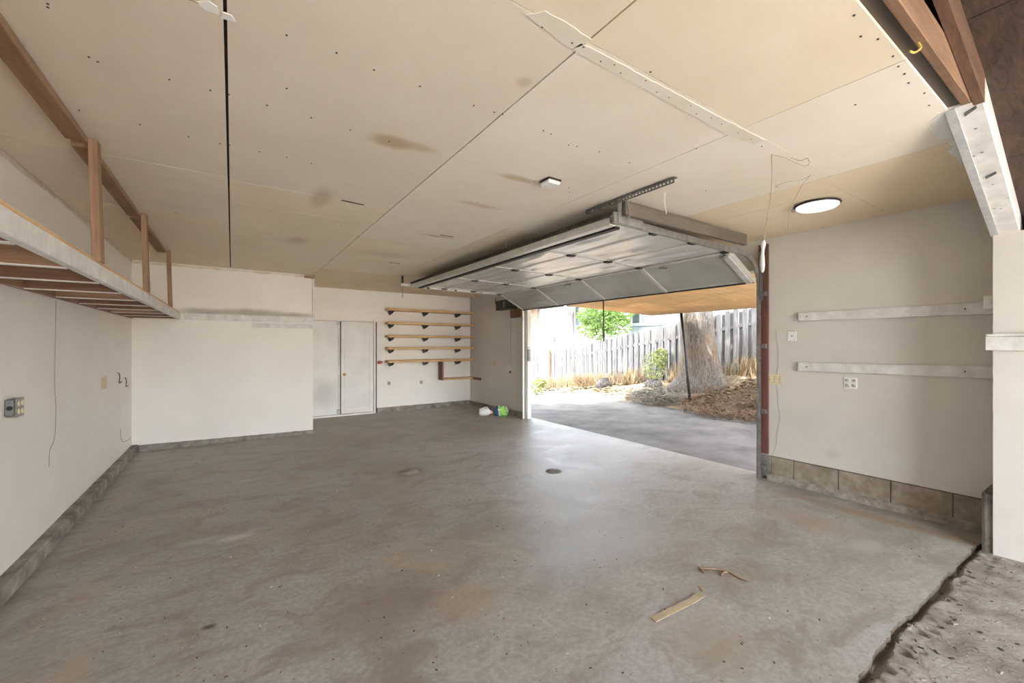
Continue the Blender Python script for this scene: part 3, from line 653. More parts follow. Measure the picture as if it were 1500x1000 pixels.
tube('drop', smooth_path([q1, P(1176, 270, z=ZC - .08), P(1165, 290, z=ZC - .2), P(1158, 310, z=ZC - .3), P(1154, 335, z=ZC - .42)]), .002, 'cord_tan', r)
tube('loop', smooth_path([q1 + Vector((0, 0, -.003)), P(1172, 264, z=ZC - .04), P(1155, 266, z=ZC - .06), P(1137, 272, z=ZC - .07), P(1141, 275, z=ZC - .08)]), .0016, 'cord_tan', r)

# ================================================================== GARAGE DOOR
DY0, DY1 = 2.47, 7.13
ZD = 2.575
secs = [((2.66, ZD + .012), (3.255, ZD + .004)), ((3.26, ZD + .003), (3.855, ZD - .004)), ((3.86, ZD - .006), (4.44, ZD - .022)), ((4.455, ZD - .03), (5.0, 2.265))]
gd = empty('garage_door', (3.9, 4.8, 2.25)); tag(gd, 'raised sectional garage door lined with crinkled silver foil', 'garage door')
bays = frange(DY0 + .03, DY1 - .03, 4)
for si, ((xa, za), (xb, zb)) in enumerate(secs):
    a, b = Vector((xa, 0, za)), Vector((xb, 0, zb)); u = (b - a).normalized(); n = Vector((u.z, 0, -u.x))     # n: down / inside face
    if n.z > 0: n = -n
    def pt(s, y, d): 
        q = a.lerp(b, s) + n * d; return (q.x, y, q.z)
    sk = hexa('section', [pt(0, DY0, -.02), pt(1, DY0, -.02), pt(1, DY1, -.02), pt(0, DY1, -.02), pt(0, DY0, -.045), pt(1, DY0, -.045), pt(1, DY1, -.045), pt(0, DY1, -.045)], 'door_frame_metal', gd, .002)
    for s0, s1 in [(0, .05), (.95, 1)]:
        hexa('rail', [pt(s0, DY0, .0), pt(s1, DY0, .0), pt(s1, DY1, .0), pt(s0, DY1, .0), pt(s0, DY0, -.02), pt(s1, DY0, -.02), pt(s1, DY1, -.02), pt(s0, DY1, -.02)], 'door_frame_metal', sk, .001)
    for i, y in enumerate(bays):
        hexa('stile', [pt(0, y - .028, .006), pt(1, y - .028, .006), pt(1, y + .028, .006), pt(0, y + .028, .006), pt(0, y - .028, -.02), pt(1, y - .028, -.02), pt(1, y + .028, -.02), pt(0, y + .028, -.02)], 'door_frame_metal' , sk, .003)
        if si < 3:
            hexa('hinge', [pt(.93, y - .035, .022), pt(1.06, y - .035, .022), pt(1.06, y + .035, .022), pt(.93, y + .035, .022), pt(.9, y - .035, .004), pt(1.09, y - .035, .004), pt(1.09, y + .035, .004), pt(.9, y + .035, .004)], 'dark_metal', sk, .004)
    for i in range(4):
        bm = bmesh.new(); nx, ny = 14, 26; gr = []
        for p in range(nx + 1):
            row = []
            for q in range(ny + 1):
                s = .03 + .94 * p / nx; y = bays[i] + .02 + (bays[i + 1] - bays[i] - .04) * q / ny
                ed = min(1, min(p, nx - p) / 2.5, min(q, ny - q) / 3)
                amp = .024 if si < 3 else .006
                wv = noise.noise(Vector((s * 9 + si * 3, y * 1.3, i * 2.1))) + .6 * noise.noise(Vector((s * 21, y * 2.4, i + si)))
                row.append(bm.verts.new(pt(s, y, -.004 + ed * (amp * wv + (.006 if si < 3 else .002)))))
            gr.append(row)
        for p in range(nx):
            for q in range(ny): bm.faces.new((gr[p][q], gr[p + 1][q], gr[p + 1][q + 1], gr[p][q + 1]))
        bm_obj('foil_sheet', bm, 'foil' if si < 3 else 'grey_foil', sk, True)
# top strut of the door (U bar) and operator bracket
boxes('strut', [(2.63, 2.70, DY0, DY1, ZD - .03, ZD - .02), (2.63, 2.637, DY0, DY1, ZD - .02, ZD + .05), (2.693, 2.70, DY0, DY1, ZD - .02, ZD + .03)], 'galvanised_light', gd)
boxes('strut_flange', [(2.615, 2.63, DY0, DY1, ZD + .035, ZD + .07)], 'dark_metal', gd)
box('inner_angle', 2.74, 2.80, DY0 + .04, DY1 - .04, ZD - .035, ZD - .012, 'dark_metal', gd, .002)
box('bottom_seal', 4.99, 5.02, DY0 + .01, DY1 - .01, 2.25, 2.27, 'black_plastic', gd, .004)
for y in (DY0 + .05, 3.3, 5.1): box('roller_bracket', 4.46, 4.54, y, y + .07, 2.49, 2.505, 'galvanised', gd, .003)
for y0 in (DY0 + .02,):     # end hinge plate with perforations on the tilted section
    hexa('end_stile', [(4.50, y0, ZD - .085), (4.995, y0, 2.245), (4.995, y0 + .07, 2.245), (4.50, y0 + .07, ZD - .085), (4.50, y0, ZD - .055), (4.995, y0, 2.275), (4.995, y0 + .07, 2.275), (4.50, y0 + .07, ZD - .055)], 'galvanised_light', gd, .003)
rp = P(884, 441, x=5.0); rq = P(884.5, 500, x=5.0)
tag(tube('pull_rope', [(rp.x, rp.y, 2.262), (rp.x, rp.y, (rp.z + rq.z) / 2), rq], .011, 'black_plastic'), 'black pull rope hanging from the bottom of the garage door', 'rope')

# tracks
def track(y, sgn, label, mm, vx=5.05):
    r = empty('door_track', (vx, y, 0)); tag(r, label, 'track')
    # vertical channel, curve, horizontal channel
    def chan(name, path, wdt=.055, dep=.025):
        bm = bmesh.new(); rows = []
        for i, (x, z) in enumerate(path):
            p0 = path[max(i - 1, 0)]; p1 = path[min(i + 1, len(path) - 1)]; d = Vector((p1[0] - p0[0], 0, p1[1] - p0[1])).normalized(); nn = Vector((-d.z, 0, d.x)) * wdt / 2
            c = Vector((x, y, z)); o_ = Vector((0, sgn * dep, 0)); th = .003
            rows.append([bm.verts.new(c + v) for v in (nn + o_, nn, -nn, -nn + o_, -nn * (1 - .1) + o_, -nn * (1 - .1) + Vector((0, sgn * th, 0)), nn * (1 - .1) + Vector((0, sgn * th, 0)), nn * (1 - .1) + o_)])
        for a_, b_ in zip(rows, rows[1:]):
            for k in range(8): bm.faces.new((a_[k], a_[(k + 1) % 8], b_[(k + 1) % 8], b_[k]))
        bm.faces.new(rows[0]); bm.faces.new(rows[-1][::-1]); return bm_obj(name, bm, mm, r)
    chan('vertical_track', [(vx, .004), (vx, 1.0), (vx, 2.2)])
    chan('curved_track', [(vx - .36 * (1 - math.cos(t)), 2.2 + .36 * math.sin(t)) for t in frange(0, math.pi / 2, 10)])
    chan('horizontal_track', [(vx - .36, 2.56), (3.6, 2.572), (2.62, 2.585)])
    return r
tn = track(2.435, 1, 'galvanised garage door track beside the reddish post', 'galvanised')
for z in (.12, .75, 1.5, 2.1): box('track_bracket', 5.06, XR - .031, 2.38, 2.437, z, z + .05, 'box_metal', tn, .002)
boxes('flag_bracket', [(5.02, 5.098, 2.425, 2.432, 2.05, 2.60)], 'box_metal', tn)
box('side_plate', 2.62, 2.98, 2.405, 2.43, 2.55, 2.64, 'galvanised', tn, .003)
tf = track(7.165, -1, 'pale garage door track beside the white jamb', 'galvanised_light', 5.06)
for z in (.15, .9, 1.6): box('track_bracket', 5.085, XR - .001, 7.17, 7.22, z, z + .06, 'galvanised', tf, .002)
for x in (2.95, 3.5, 4.05, 4.5): lathe('roller', [(.006, 0), (.024, .002), (.024, .018), (.006, .02)], (x, 7.155, 2.572), (0, -1, 0), 'dark_metal', tf, 12)
# back hangers
hg = empty('track_hanger', (2.66, 2.2, 2.6)); tag(hg, 'perforated steel angle on the ceiling holding the garage door track', 'hanger')
a, b = P(985, 262, z=ZC - .03), P(905, 296, z=ZC - .03); xh = (a.x + b.x) / 2
box('angle_flange', xh - .003, xh + .035, a.y, b.y + .35, ZC - .012, ZC - .008, 'box_metal', hg, 0)
ya, n_h = a.y, 16; bm = bmesh.new(); y = ya
z_hi, z_lo = ZC - .010, ZC - .052
add_hexa(bm, pts(xh - .003, xh, ya, b.y + .35, z_hi - .012, z_hi)); add_hexa(bm, pts(xh - .003, xh, ya, b.y + .35, z_lo, z_lo + .012))
while y < b.y + .34: add_hexa(bm, pts(xh - .003, xh, y, y + .014, z_lo + .012, z_hi - .012)); y += .032
bm_obj('perforated_web', bm, 'box_metal', hg)
yb = 2.415
hexa('strap', [(xh + .042, yb - .075, ZC - .02), (xh + .048, yb - .075, ZC - .02), (xh + .048, yb - .035, ZC - .02), (xh + .042, yb - .035, ZC - .02), (xh + .10, yb - .055, 2.60), (xh + .106, yb - .055, 2.60), (xh + .106, yb - .0105, 2.60), (xh + .10, yb - .0105, 2.60)], 'galvanised', hg, 0)
box('strap', xh + .0, xh + .04, yb - .019, yb - .0105, 2.55, ZC - .01, 'galvanised', hg, .001)
hf = empty('track_hanger', (2.5, 7.2, 2.58)); tag(hf, 'small bent steel hanger at the end of the pale garage door track', 'hanger')
box('plate', 2.46, 2.62, 7.17, 7.178, 2.57, 2.62, 'white_board', hf, .002); box('strap', 2.46, 2.50, 7.17, 7.18, 2.62, ZC - .008, 'dark_metal', hf, .002); tube('bolt', [(2.48, 7.15, 2.56), (2.475, 7.15, 2.36)], .005, 'cord_grey', hf)
# board over the near track
tag(box('ceiling_board_strip', 2.70, 4.62, 2.36, 2.40, 2.615, ZC - .03, 'taupe_x', None, .004), 'dull brown timber board on the ceiling above the galvanised door track', 'timber')
# spring box at the far jamb
r = empty('spring_bracket', (5.08, 7.35, 2.05)); tag(r, 'dark steel pulley bracket on a brown block at the top of the white jamb', 'bracket')
q0_, q1_ = P(730, 455, x=5.05), P(750, 438, x=5.05)
box('housing', 4.98, XR - .002, q1_.y - .1, q0_.y, q0_.z, q1_.z, 'dark_metal', r, .006); box('slot', 4.972, 4.98, q1_.y + .18, q1_.y + .26, q0_.z + .04, q1_.z - .03, 'box_metal', r, .002)
box('wood_block', 5.06, XR - .002, 7.24, 7.66, q0_.z - .19, q0_.z - .005, 'brown_y', r, .004)
tube('bent_pipe', smooth_path([(5.08, q0_.y + .16, 2.62), (5.08, q0_.y + .17, 2.5), (5.08, q0_.y + .15, q1_.z - .05), (5.08, q0_.y, q1_.z - .07)]), .010, 'dark_metal', r)
r = empty('door_release', (5.1, 7.6, 1.0)); tag(r, 'long thin grey pull cord with a knob on the wall by the white jamb', 'cord')
c0, c1, c2 = P(749, 467, x=5.09), P(748, 500, x=5.10), P(747, 544, x=5.10)
tube('cord', smooth_path([c0, c1, c2]), .004, 'cord_grey', r); lathe('knob', [(.008, 0), (.016, .01), (.016, .03), (.006, .04)], (c2.x, c2.y, c2.z - .035), (0, 0, 1), 'dark_metal', r, 12)
r = empty('lock_bracket', (5.2, 7.1, 1.2)); tag(r, 'grey steel lock box fixed on the white jamb', 'lock')
za, zb = P(771, 528, y=7.09).z, P(771, 508, y=7.09).z
box('lock_box', 5.11, 5.17, 7.05, 7.089, za, zb - .05, 'box_metal', r, .004); box('lock_plate', 5.12, 5.215, 7.04, 7.089, zb - .02, zb - .008, 'galvanised', r); box('lock_plate', 5.12, 5.215, 7.04, 7.089, za - .012, za, 'galvanised', r)
# cobweb strands that hang by the door
for pp, lb in [(((741, 354),), 'pale cobweb strand hanging over the long top edge of the raised door'), (((974, 280),), 'pale cobweb strand hanging beside the perforated steel angle')]:
    s = pc(*pp[0]); s.z = ZC - .008
    tag(tube('cobweb_strand', smooth_path([s, (s.x + .01, s.y + .01, s.z - .08), (s.x + .02, s.y, s.z - .17)]), .004, 'cobweb'), lb, 'cobweb', 'cobwebs by the garage door')

# ================================================================== THINGS ON THE FLOOR
jl = P(712, 609, z=0)
r = empty('plastic_jug', (jl.x, jl.y, 0)); tag(r, 'milky plastic jug lying on the floor beside the green bag', 'jug')
ax = Vector((.83, -.55, 0)); c = Vector((jl.x - .02, jl.y + .02, .085))
lathe('body', [(.02, -.13), (.07, -.125), (.083, -.10), (.085, -.02), (.08, .05), (.055, .10), (.03, .125)], c, ax, 'milky_plastic', r, 20)
lathe('cap', [(.034, .118), (.036, .125), (.034, .16), (.02, .165)], c, ax, 'pink_plastic', r, 16)
tube('handle', smooth_path([c + ax * .09 + Vector((0, 0, .045)), c + ax * .06 + Vector((0, 0, .095)), c + ax * 0 + Vector((0, 0, .105)), c - ax * .05 + Vector((0, 0, .08))]), .011, 'milky_plastic', r)
bl = P(736, 609, z=0)
def bag(cx, cy):
    bm = bmesh.new(); bmesh.ops.create_icosphere(bm, subdivisions=4, radius=1)
    ax_ = Vector((.83, -.55, 0)); bx_ = Vector((.55, .83, 0))
    for v in bm.verts:
        p = v.co.copy(); k = 1 + .22 * noise.noise(p * 2.3 + Vector((4, 1, 2))) + .12 * noise.noise(p * 5.5)
        e = lambda a: math.copysign(abs(a) ** .7, a)
        q = ax_ * e(p.x) * .15 * k + bx_ * e(p.y) * .10 * k
        v.co = Vector((cx + q.x, cy + q.y, max(.002, .10 + e(p.z) * .115 * k)))
    bm.faces.ensure_lookup_table()
    for f in bm.faces:
        s = (f.calc_center_median() - Vector((cx, cy, 0))).dot(ax_) + .03 * noise.noise(f.calc_center_median() * 16)
        f.material_index = 1 if s < -.055 else 2 if -.055 < s < -.03 or noise.noise(f.calc_center_median() * 11 + Vector((3, 3, 3))) > .33 else 1 if noise.noise(f.calc_center_median() * 9) > .28 else 0
    return bm_obj('plastic_bag', bm, 'bag_green', smooth=True, mats=['bag_green', 'bag_blue', 'bag_white'])
tag(bag(bl.x, bl.y + .06), 'crumpled green and blue plastic bag on the floor by the white jamb', 'bag')
for px, py, rr in [(600, 691, .13), (811, 690, .10)]:
    q = P(px, py, z=0)
    r = empty('floor_cap', (q.x, q.y, 0)); tag(r, ('worn' if px < 700 else 'dark') + ' round metal cap set in the concrete floor ' + ('facing the shelves' if px < 700 else 'facing the garage opening'), 'floor cap')
    lathe('rim', [(rr, 0), (rr, .003), (rr - .012, .004)], (q.x, q.y, .0), (0, 0, 1), 'curb_concrete', r, 28); lathe('lid', [(rr - .02, .003), (rr - .022, .0055)], (q.x, q.y, 0), (0, 0, 1), 'block_concrete' if px < 700 else 'pilaster_concrete', r, 28)
# veneer strip, sticks, shavings
a, b = P(957, 908, z=.004), P(1028, 873, z=.004); d = (b - a); nn = Vector((-d.y, d.x, 0)).normalized() * .022
bm = bmesh.new(); rows = []
for i in range(19):
    t = i / 18; p = a + d * t; wv = 1 + .35 * noise.noise(Vector((t * 9, 0, 0))); z = .004 + .004 * abs(noise.noise(Vector((t * 5, 4, 0)))) + (.006 if t > .85 else 0)
    rows.append([bm.verts.new(p + nn * wv + Vector((0, 0, z - .003))), bm.verts.new(p + nn * wv + Vector((0, 0, z))), bm.verts.new(p - nn * (1 + .3 * noise.noise(Vector((t * 8, 9, 0)))) + Vector((0, 0, z))), bm.verts.new(p - nn + Vector((0, 0, z - .003)))])
for p, q in zip(rows, rows[1:]):
    for k in range(4): bm.faces.new((p[k], p[(k + 1) % 4], q[(k + 1) % 4], q[k]))
bm.faces.new(rows[0]); bm.faces.new(rows[-1][::-1])
tag(bm_obj('veneer_strip', bm, 'straw_strip'), 'torn tan strip of wood veneer lying on the concrete floor', 'wood scrap')
def stick(pp, r, label, m='fir_x'):
    return tag(tube('stick', smooth_path([P(x, y, z=.006) for x, y in pp], 3), r, m), label, 'stick')
stick([(1024, 832), (1050, 833), (1068, 838), (1082, 846), (1095, 851)], .005, 'long thin bent twig on the concrete floor')
stick([(1024, 831), (1028, 836), (1031, 839)], .005, 'short split splinter at the end of the long twig')
stick([(1056, 842), (1060, 838), (1066, 838)], .006, 'short forked splinter in the middle of the long twig')
stick([(1024, 858), (1029, 863), (1031, 866)], .004, 'tiny pale splinter beside the torn veneer strip', 'pine_x')
bm = bmesh.new()
for i in range(300):
    px, py = random.uniform(60, 1420), random.uniform(680, 998)
    q = P(px, py, z=0)
    if q.x > 4.6 or q.x < -1.05 or (q.y < .80): continue
    L, a_ = random.uniform(.002, .008), random.uniform(0, 6.28); u = Vector((math.cos(a_), math.sin(a_), 0)) * L; v = Vector((-u.y, u.x, 0)) * random.uniform(.15, .5)
    add_hexa(bm, [q - u - v, q + u - v, q + u + v, q - u + v] + [p + Vector((0, 0, random.uniform(.001, .004))) for p in (q - u - v, q + u - v, q + u + v, q - u + v)], 0, random.choice((0, 0, 1, 1, 2)))
o = bm_obj('floor_debris', bm, 'pine_x', mats=['dark_gap', 'fir_x', 'cobweb']); tag(o, 'scattered wood shavings and grit on the concrete floor', 'debris', kind='stuff')
bm = bmesh.new()
for i in range(420):
    x = random.uniform(1.6, 4.68); y = random.uniform(.2, .72) ; a_ = random.uniform(0, 6.28); L = random.uniform(.003, .013); q = Vector((x, y, ground_front(x, y) - .002))
    u = Vector((math.cos(a_), math.sin(a_), 0)) * L; v = Vector((-u.y, u.x, 0)) * random.uniform(.15, .6); h = random.uniform(.003, .008)
    add_hexa(bm, [q - u - v, q + u - v, q + u + v, q - u + v] + [p * 1 + Vector((0, 0, h)) for p in (q - u - v, q + u - v, q + u + v, q - u + v)], 0, random.choice((0, 1, 1, 2)))
o = bm_obj('ground_rubble', bm, 'rough_ground', mats=['dark_gap', 'rough_ground', 'straw_heap']); tag(o, 'loose chips and wood fibres on the rough ground by the slab edge', 'rubble', kind='stuff')

# ================================================================== OUTDOORS
def terrain(x, y):
    fz = .78 - .147 * (y - 6); fz = max(fz, -1.4)
    base = -.02 - .035 * max(0, y - 9) 
    xe = 9.0 + .35 * noise.noise(Vector((y * .5, 3, 0))) + .5 * max(0, min(1, (6.6 - y) / 2)) * 0
    t = min(1, max(0, (x - xe) / (12 - xe))); t = t ** .75
    z = base + (fz - base) * t
    if x > 12: z = fz - .02 * (x - 12)
    if t > 0: z += .05 * noise.noise(Vector((x * 1.7, y * 1.7, 1))) * min(1, t * 6)
    return z
def PT(px, py):
    d = D(px, py); t = .004
    while t < .08:
        p = d * t + Vector((0, 0, H))
        if p.z < terrain(p.x, p.y): return p
        t += .00008
    return d * .03 + Vector((0, 0, H))
def grid(name, xs, ys, m, fz):
    bm = bmesh.new(); g = [[bm.verts.new((x, y, fz(x, y))) for y in ys] for x in xs]
    for i in range(len(xs) - 1):
        for j in range(len(ys) - 1): bm.faces.new((g[i][j], g[i + 1][j], g[i + 1][j + 1], g[i][j + 1]))
    return bm_obj(name, bm, m, smooth=True)
struct(grid('driveway', frange(5.29, 9.3, 40), frange(-6, 26, 120), 'driveway', lambda x, y: min(terrain(x, y), -.02 - .035 * max(0, y - 9))), 'weathered concrete driveway outside the garage opening', 'driveway')
struct(grid('bank', frange(8.7, 13, 50), frange(-6, 26, 150), 'bank_soil', lambda x, y: terrain(x, y) + (-.04 if x < 9.0 and terrain(x, y) <= -.02 - .035 * max(0, y - 9) + .001 else .004)), 'dry earth bank rising from the driveway to the fence', 'ground')
struct(grid('yard_ground', frange(13, 60, 12), frange(-20, 70, 20), 'bank_soil', lambda x, y: terrain(13, min(y, 20)) - .3), 'dry ground beyond the fence', 'ground')
struct(grid('side_ground', frange(-40, 60, 10), frange(-60, -6, 8), 'bank_soil', lambda x, y: -.10), 'dry open ground in front of the garage', 'ground')
# fence: boards on both sides of the rails
fn = empty('picket_fence', (12, 11, 0)); tag(fn, 'weathered grey board fence climbing the bank behind the tree', 'fence')
y = 2.0; i = 0
def ftop(y): return 2.58 - .147 * (y - 6)
def picket(y, x0, w_, ht, m):
    b0 = ftop(y) - 1.95; j = random.uniform(-.035, .035); l = random.uniform(-.015, .015)
    y0, y1 = y, y + w_; zt = ftop(y) + j + ht
    c = .025
    v = [(x0, y0, b0), (x0, y1, b0), (x0, y1 + l, zt - c), (x0, y1 - c + l, zt), (x0, y0 + c + l, zt), (x0, y0 + l, zt - c)]
    v += [(a + .018, b, c_) for a, b, c_ in v]; n = 6
    f = [list(range(n))[::-1], list(range(n, 2 * n))] + [[k, (k + 1) % n, n + (k + 1) % n, n + k] for k in range(n)]
    return mesh('picket', v, f, m, fn)
while y < 19.5:
    picket(y, 11.94, .145, 0, 'fence_wood'); picket(y + .095, 12.04, .21, -.04, 'fence_wood')
    y += .255; i += 1
for dz in (.35, 1.45):
    hexa('rail', [(11.962, 2, ftop(2) - 1.95 + dz), (12.038, 2, ftop(2) - 1.95 + dz), (12.038, 19.6, ftop(19.6) - 1.95 + dz), (11.962, 19.6, ftop(19.6) - 1.95 + dz)] + [(11.962, 2, ftop(2) - 1.86 + dz), (12.038, 2, ftop(2) - 1.86 + dz), (12.038, 19.6, ftop(19.6) - 1.86 + dz), (11.962, 19.6, ftop(19.6) - 1.86 + dz)], 'fence_wood', fn, 0)
q = P(801.5, 513, x=11.9)
box('post', 11.86, 11.935, q.y - .22, q.y + .22, ftop(q.y) - 2.0, q.z + .05, 'fence_new', fn, .003)
# carport: amber corrugated roof on a slender post
cp = empty('carport_roof', (7.6, 4.5, 2.4)); tag(cp, 'amber corrugated carport roof outside the garage opening', 'carport')
def cz(x): return 2.56 - .038 * (x - 5.3)
for k in range(9):
    y0 = 7.74 - .78 * (k + 1); n = 80; bm = bmesh.new(); rows = []
    for j in range(n + 1):
        y = y0 + .80 * j / n; zz = .012 * math.sin(y * 2 * math.pi / .076) + (.003 if k % 2 else 0)
        rows.append([bm.verts.new((x, y, cz(x) + zz + dz)) for dz in (0, .003) for x in (5.30, 9.95)])
    for a, b in zip(rows, rows[1:]):
        bm.faces.new((a[0], a[1], b[1], b[0])); bm.faces.new((a[3], a[2], b[2], b[3])); bm.faces.new((a[1], a[3], b[3], b[1]))
    bm_obj('corrugated_sheet', bm, 'amber_sheet', cp, True)
for x in (5.34, 7.4, 9.8): box('purlin', x, x + .04, .7, 7.72, cz(x) + .022, cz(x) + .11, 'fir_y', cp, .002)
pb = PT(1011, 590); pt_ = P(998, 459, x=9.82)
tube('post', [pb - Vector((0, 0, .03)), pt_], .035, 'black_metal', cp, 8)
# big tree
tb = PT(1022, 586); tb = Vector((tb.x + 1.15, tb.y + .60, 0)); tb.z = terrain(tb.x, tb.y)
tr = empty('pine_tree', tb); tag(tr, 'large tree with thick furrowed trunk standing before the fence', 'tree')
bm = bmesh.new(); rows = []; seg = 40
for i in range(34):
    h = -.25 + 6.2 * (i / 33) ** 1.35
    r0 = .43 + .26 * math.exp(-max(h, 0) / .45) + (.02 if h < 0 else 0) - .012 * h
    row = []
    for k in range(seg):
        a_ = k * 2 * math.pi / seg; root = 1 + .25 * math.exp(-max(h, 0) / .4) * max(0, math.cos(3 * (a_ - 2.4))) 
        rr = r0 * root * (1 + .05 * noise.noise(Vector((math.cos(a_) * 5, math.sin(a_) * 5, h * 1.2))) + .035 * math.sin(a_ * 17 + 3 * noise.noise(Vector((a_, h, 0)))))
        row.append(bm.verts.new(tb + Vector((rr * math.cos(a_) - .05 * h, rr * math.sin(a_) + .06 * h, h))))
    rows.append(row)
for a, b in zip(rows, rows[1:]):
    for k in range(seg): bm.faces.new((a[k], a[(k + 1) % seg], b[(k + 1) % seg], b[k]))
bm.faces.new(rows[-1]); bm_obj('trunk', bm, 'bark', tr, True)
def leaf_cloud(name, blobs, n, size, m, parent, kind=True):
    bm = bmesh.new()
    for i in range(n):
        c, r_ = random.choice(blobs); p = Vector((random.gauss(0, 1), random.gauss(0, 1), random.gauss(0, 1))).normalized() * random.uniform(.45, 1) ** .6
        p = Vector(c) + Vector((p.x * r_[0], p.y * r_[1], p.z * r_[2])); s = size * random.uniform(.6, 1.3)
        u = Vector((random.gauss(0, 1), random.gauss(0, 1), random.gauss(0, .6))).normalized(); v = u.orthogonal().normalized(); v = (v * random.uniform(-1, 1) + u.cross(v) * random.uniform(-1, 1)).normalized()
        vs = [bm.verts.new(p + q) for q in (-u * s, v * s * .38 , u * s, -v * s * .38)]
        bm.faces.new(vs)
    o = bm_obj(name, bm, m, parent); o['kind'] = 'stuff'; return o
leaf_cloud('shade_crown', [((tb.x + dx, tb.y + dy, tb.z + 7 + dz), (1.5, 1.5, .8)) for dx, dy, dz in [(a_ * 1.9 - 2.2, b_ * 2.0 - 6.5, .8 * math.sin(a_ * 2 + b_)) for a_ in range(-2, 4) for b_ in range(9) if math.hypot(tb.x + a_ * 1.9 - 2.2 - 6.2, tb.y + b_ * 2 - 6.5 - 7.2) > 1.7]], 11000, .34, 'leaf_dark', tr)  # crown out of view, spread wide with a gap to shape outdoor shade
for (dx, dy, dz) in [(-1.0, -2.6, 6.8), (.7, 3.6, 6.9), (-.4, 1.4, 7.6), (.6, -1.2, 7.4)]:
    tube('branch', smooth_path([tb + Vector((-.2, .25, 4.6)), tb + Vector((dx * .4, dy * .5, 6.0)), tb + Vector((dx, dy, dz))]), .06, 'bark', tr)
# litter, straw, grasses: nothing grows or lies inside the trunk, the rocks, the weed or the fence
KEEP = [(tb, 1.0), (PT(884, 568), .52), (PT(957, 566), .5), (PT(958, 560), .62)]
def free(x, y): return all((x - c.x) ** 2 + (y - c.y) ** 2 > r_ * r_ for c, r_ in KEEP)
def clear(vs):          # a leaf or blade that reaches a kept-out place is dropped, one that leans on the fence is pulled back
    m_ = max(v.x for v in vs)
    if m_ > 11.85: vs = [v - Vector((m_ - 11.85, 0, 0)) for v in vs]
    return vs if all(free(v.x, v.y) for v in vs) else None
def scatter(name, n, region, size, m, label, cat, lift=.05, mats=None, wd=.4):
    bm = bmesh.new(); c = 0
    while c < n:
        x, y, ok = region()
        if not ok: continue
        z = terrain(x, y) + random.uniform(0, lift); s = size * random.uniform(.5, 1.4); a_ = random.uniform(0, 6.28)
        u = Vector((math.cos(a_), math.sin(a_), random.uniform(-.3, .5))) * s; v = Vector((-math.sin(a_), math.cos(a_), random.uniform(-.5, .5))) * s * wd; p = Vector((x, y, z))
        c += 1; vs = clear([p - u, p - v, p + u, p + v])
        if vs: bm.faces.new([bm.verts.new(q) for q in vs])
    o = bm_obj(name, bm, m); tag(o, label, cat, kind='stuff'); return o
def disc(cx, cy, rx, ry):
    def f():
        a_, r_ = random.uniform(0, 6.28), math.sqrt(random.random()); return cx + rx * r_ * math.cos(a_), cy + ry * r_ * math.sin(a_), True
    return f
q = PT(1072, 588)
scatter('leaf_litter', 4600, disc(q.x - .1, q.y - .3, 1.1, 1.4), .036, 'leaf_litter', 'brown fallen leaves heaped at the foot of the big tree', 'leaf litter', .22)
q = PT(965, 580)
scatter('straw_heap', 3200, disc(q.x, q.y, .75, 1.0), .075, 'straw_heap', 'grey heap of dry straw and twigs beside the big tree', 'straw', .25, wd=.12)
def bankreg():
    x, y = random.uniform(9.3, 11.9), random.uniform(4.5, 14); return x, y, noise.noise(Vector((x * .9, y * .9, 8))) > -.05
scatter('dry_thatch', 4200, bankreg, .09, 'dry_grass', 'flattened dry thatch covering the bank', 'dry grass', .05)
def blades(name, n, reg, h, m, label, cat, lean=.35):
    bm = bmesh.new()
    for i in range(n):
        x, y, ok = reg()
        if not ok: continue
        p = Vector((x, y, terrain(x, y) - .03)); hh = h * random.uniform(.5, 1.2); a_ = random.uniform(0, 6.28); s = Vector((math.cos(a_), math.sin(a_), 0)) * .009
        l = Vector((random.gauss(0, lean), random.gauss(0, lean), 1)); l2 = l + Vector((random.gauss(0, lean), random.gauss(0, lean), -.1))
        vs = clear([p - s, p + s, p + l * hh * .5 - s * .8, p + l * hh * .5 + s * .8, p + l * hh * .5 + l2 * hh * .5])
        if not vs: continue
        a, b, c, d, e = [bm.verts.new(q) for q in vs]
        bm.faces.new((a, b, d, c)); bm.faces.new((c, d, e))
    o = bm_obj(name, bm, m); tag(o, label, cat, kind='stuff'); return o
def fencefoot():
    x, y = random.uniform(11.2, 11.9), random.uniform(4.2, 14.5); return x, y, noise.noise(Vector((x, y * 1.1, 2))) > -.3
blades('dry_grass', 5200, fencefoot, .6, 'dry_grass', 'tall dry grass along the foot of the fence', 'dry grass')
q = PT(858, 566); 
def clump(cx, cy, r_):
    def f(): return random.gauss(cx, r_), random.gauss(cy, r_), True
    return f
blades('dry_grass_tuft', 420, clump(q.x, q.y, .25), .55, 'dry_grass', 'dry grass tuft beside the dark rounded rock on the bank', 'dry grass', .5)
# green weed, small shrub
def shrub(name, px, py, hgt, wd, n, m, label):
    b = PT(px, py); r = empty(name, b); tag(r, label, 'shrub')
    for k in range(5):
        tip = b + Vector((random.uniform(-wd, wd), random.uniform(-wd, wd), hgt * random.uniform(.7, 1))); tube('stem', smooth_path([b - Vector((0, 0, .03)), b.lerp(tip, .5) + Vector((.02, 0, .03)), tip]), .008, 'leaf_dark', r)
    leaf_cloud('leaves', [((b.x, b.y, b.z + hgt * .45), (wd, wd, hgt * .45)), ((b.x + wd * .3, b.y - wd * .4, b.z + hgt * .7), (wd * .6, wd * .6, hgt * .3))], n, .055, m, r)
shrub('green_shrub', 785, 578, .55, .32, 420, 'weed_green', 'small yellow-green shrub at the driveway edge by the white jamb')
shrub('tall_weed', 958, 560, 1.15, .4, 800, 'weed_green', 'tall thin green weed against the fence beside the big tree')
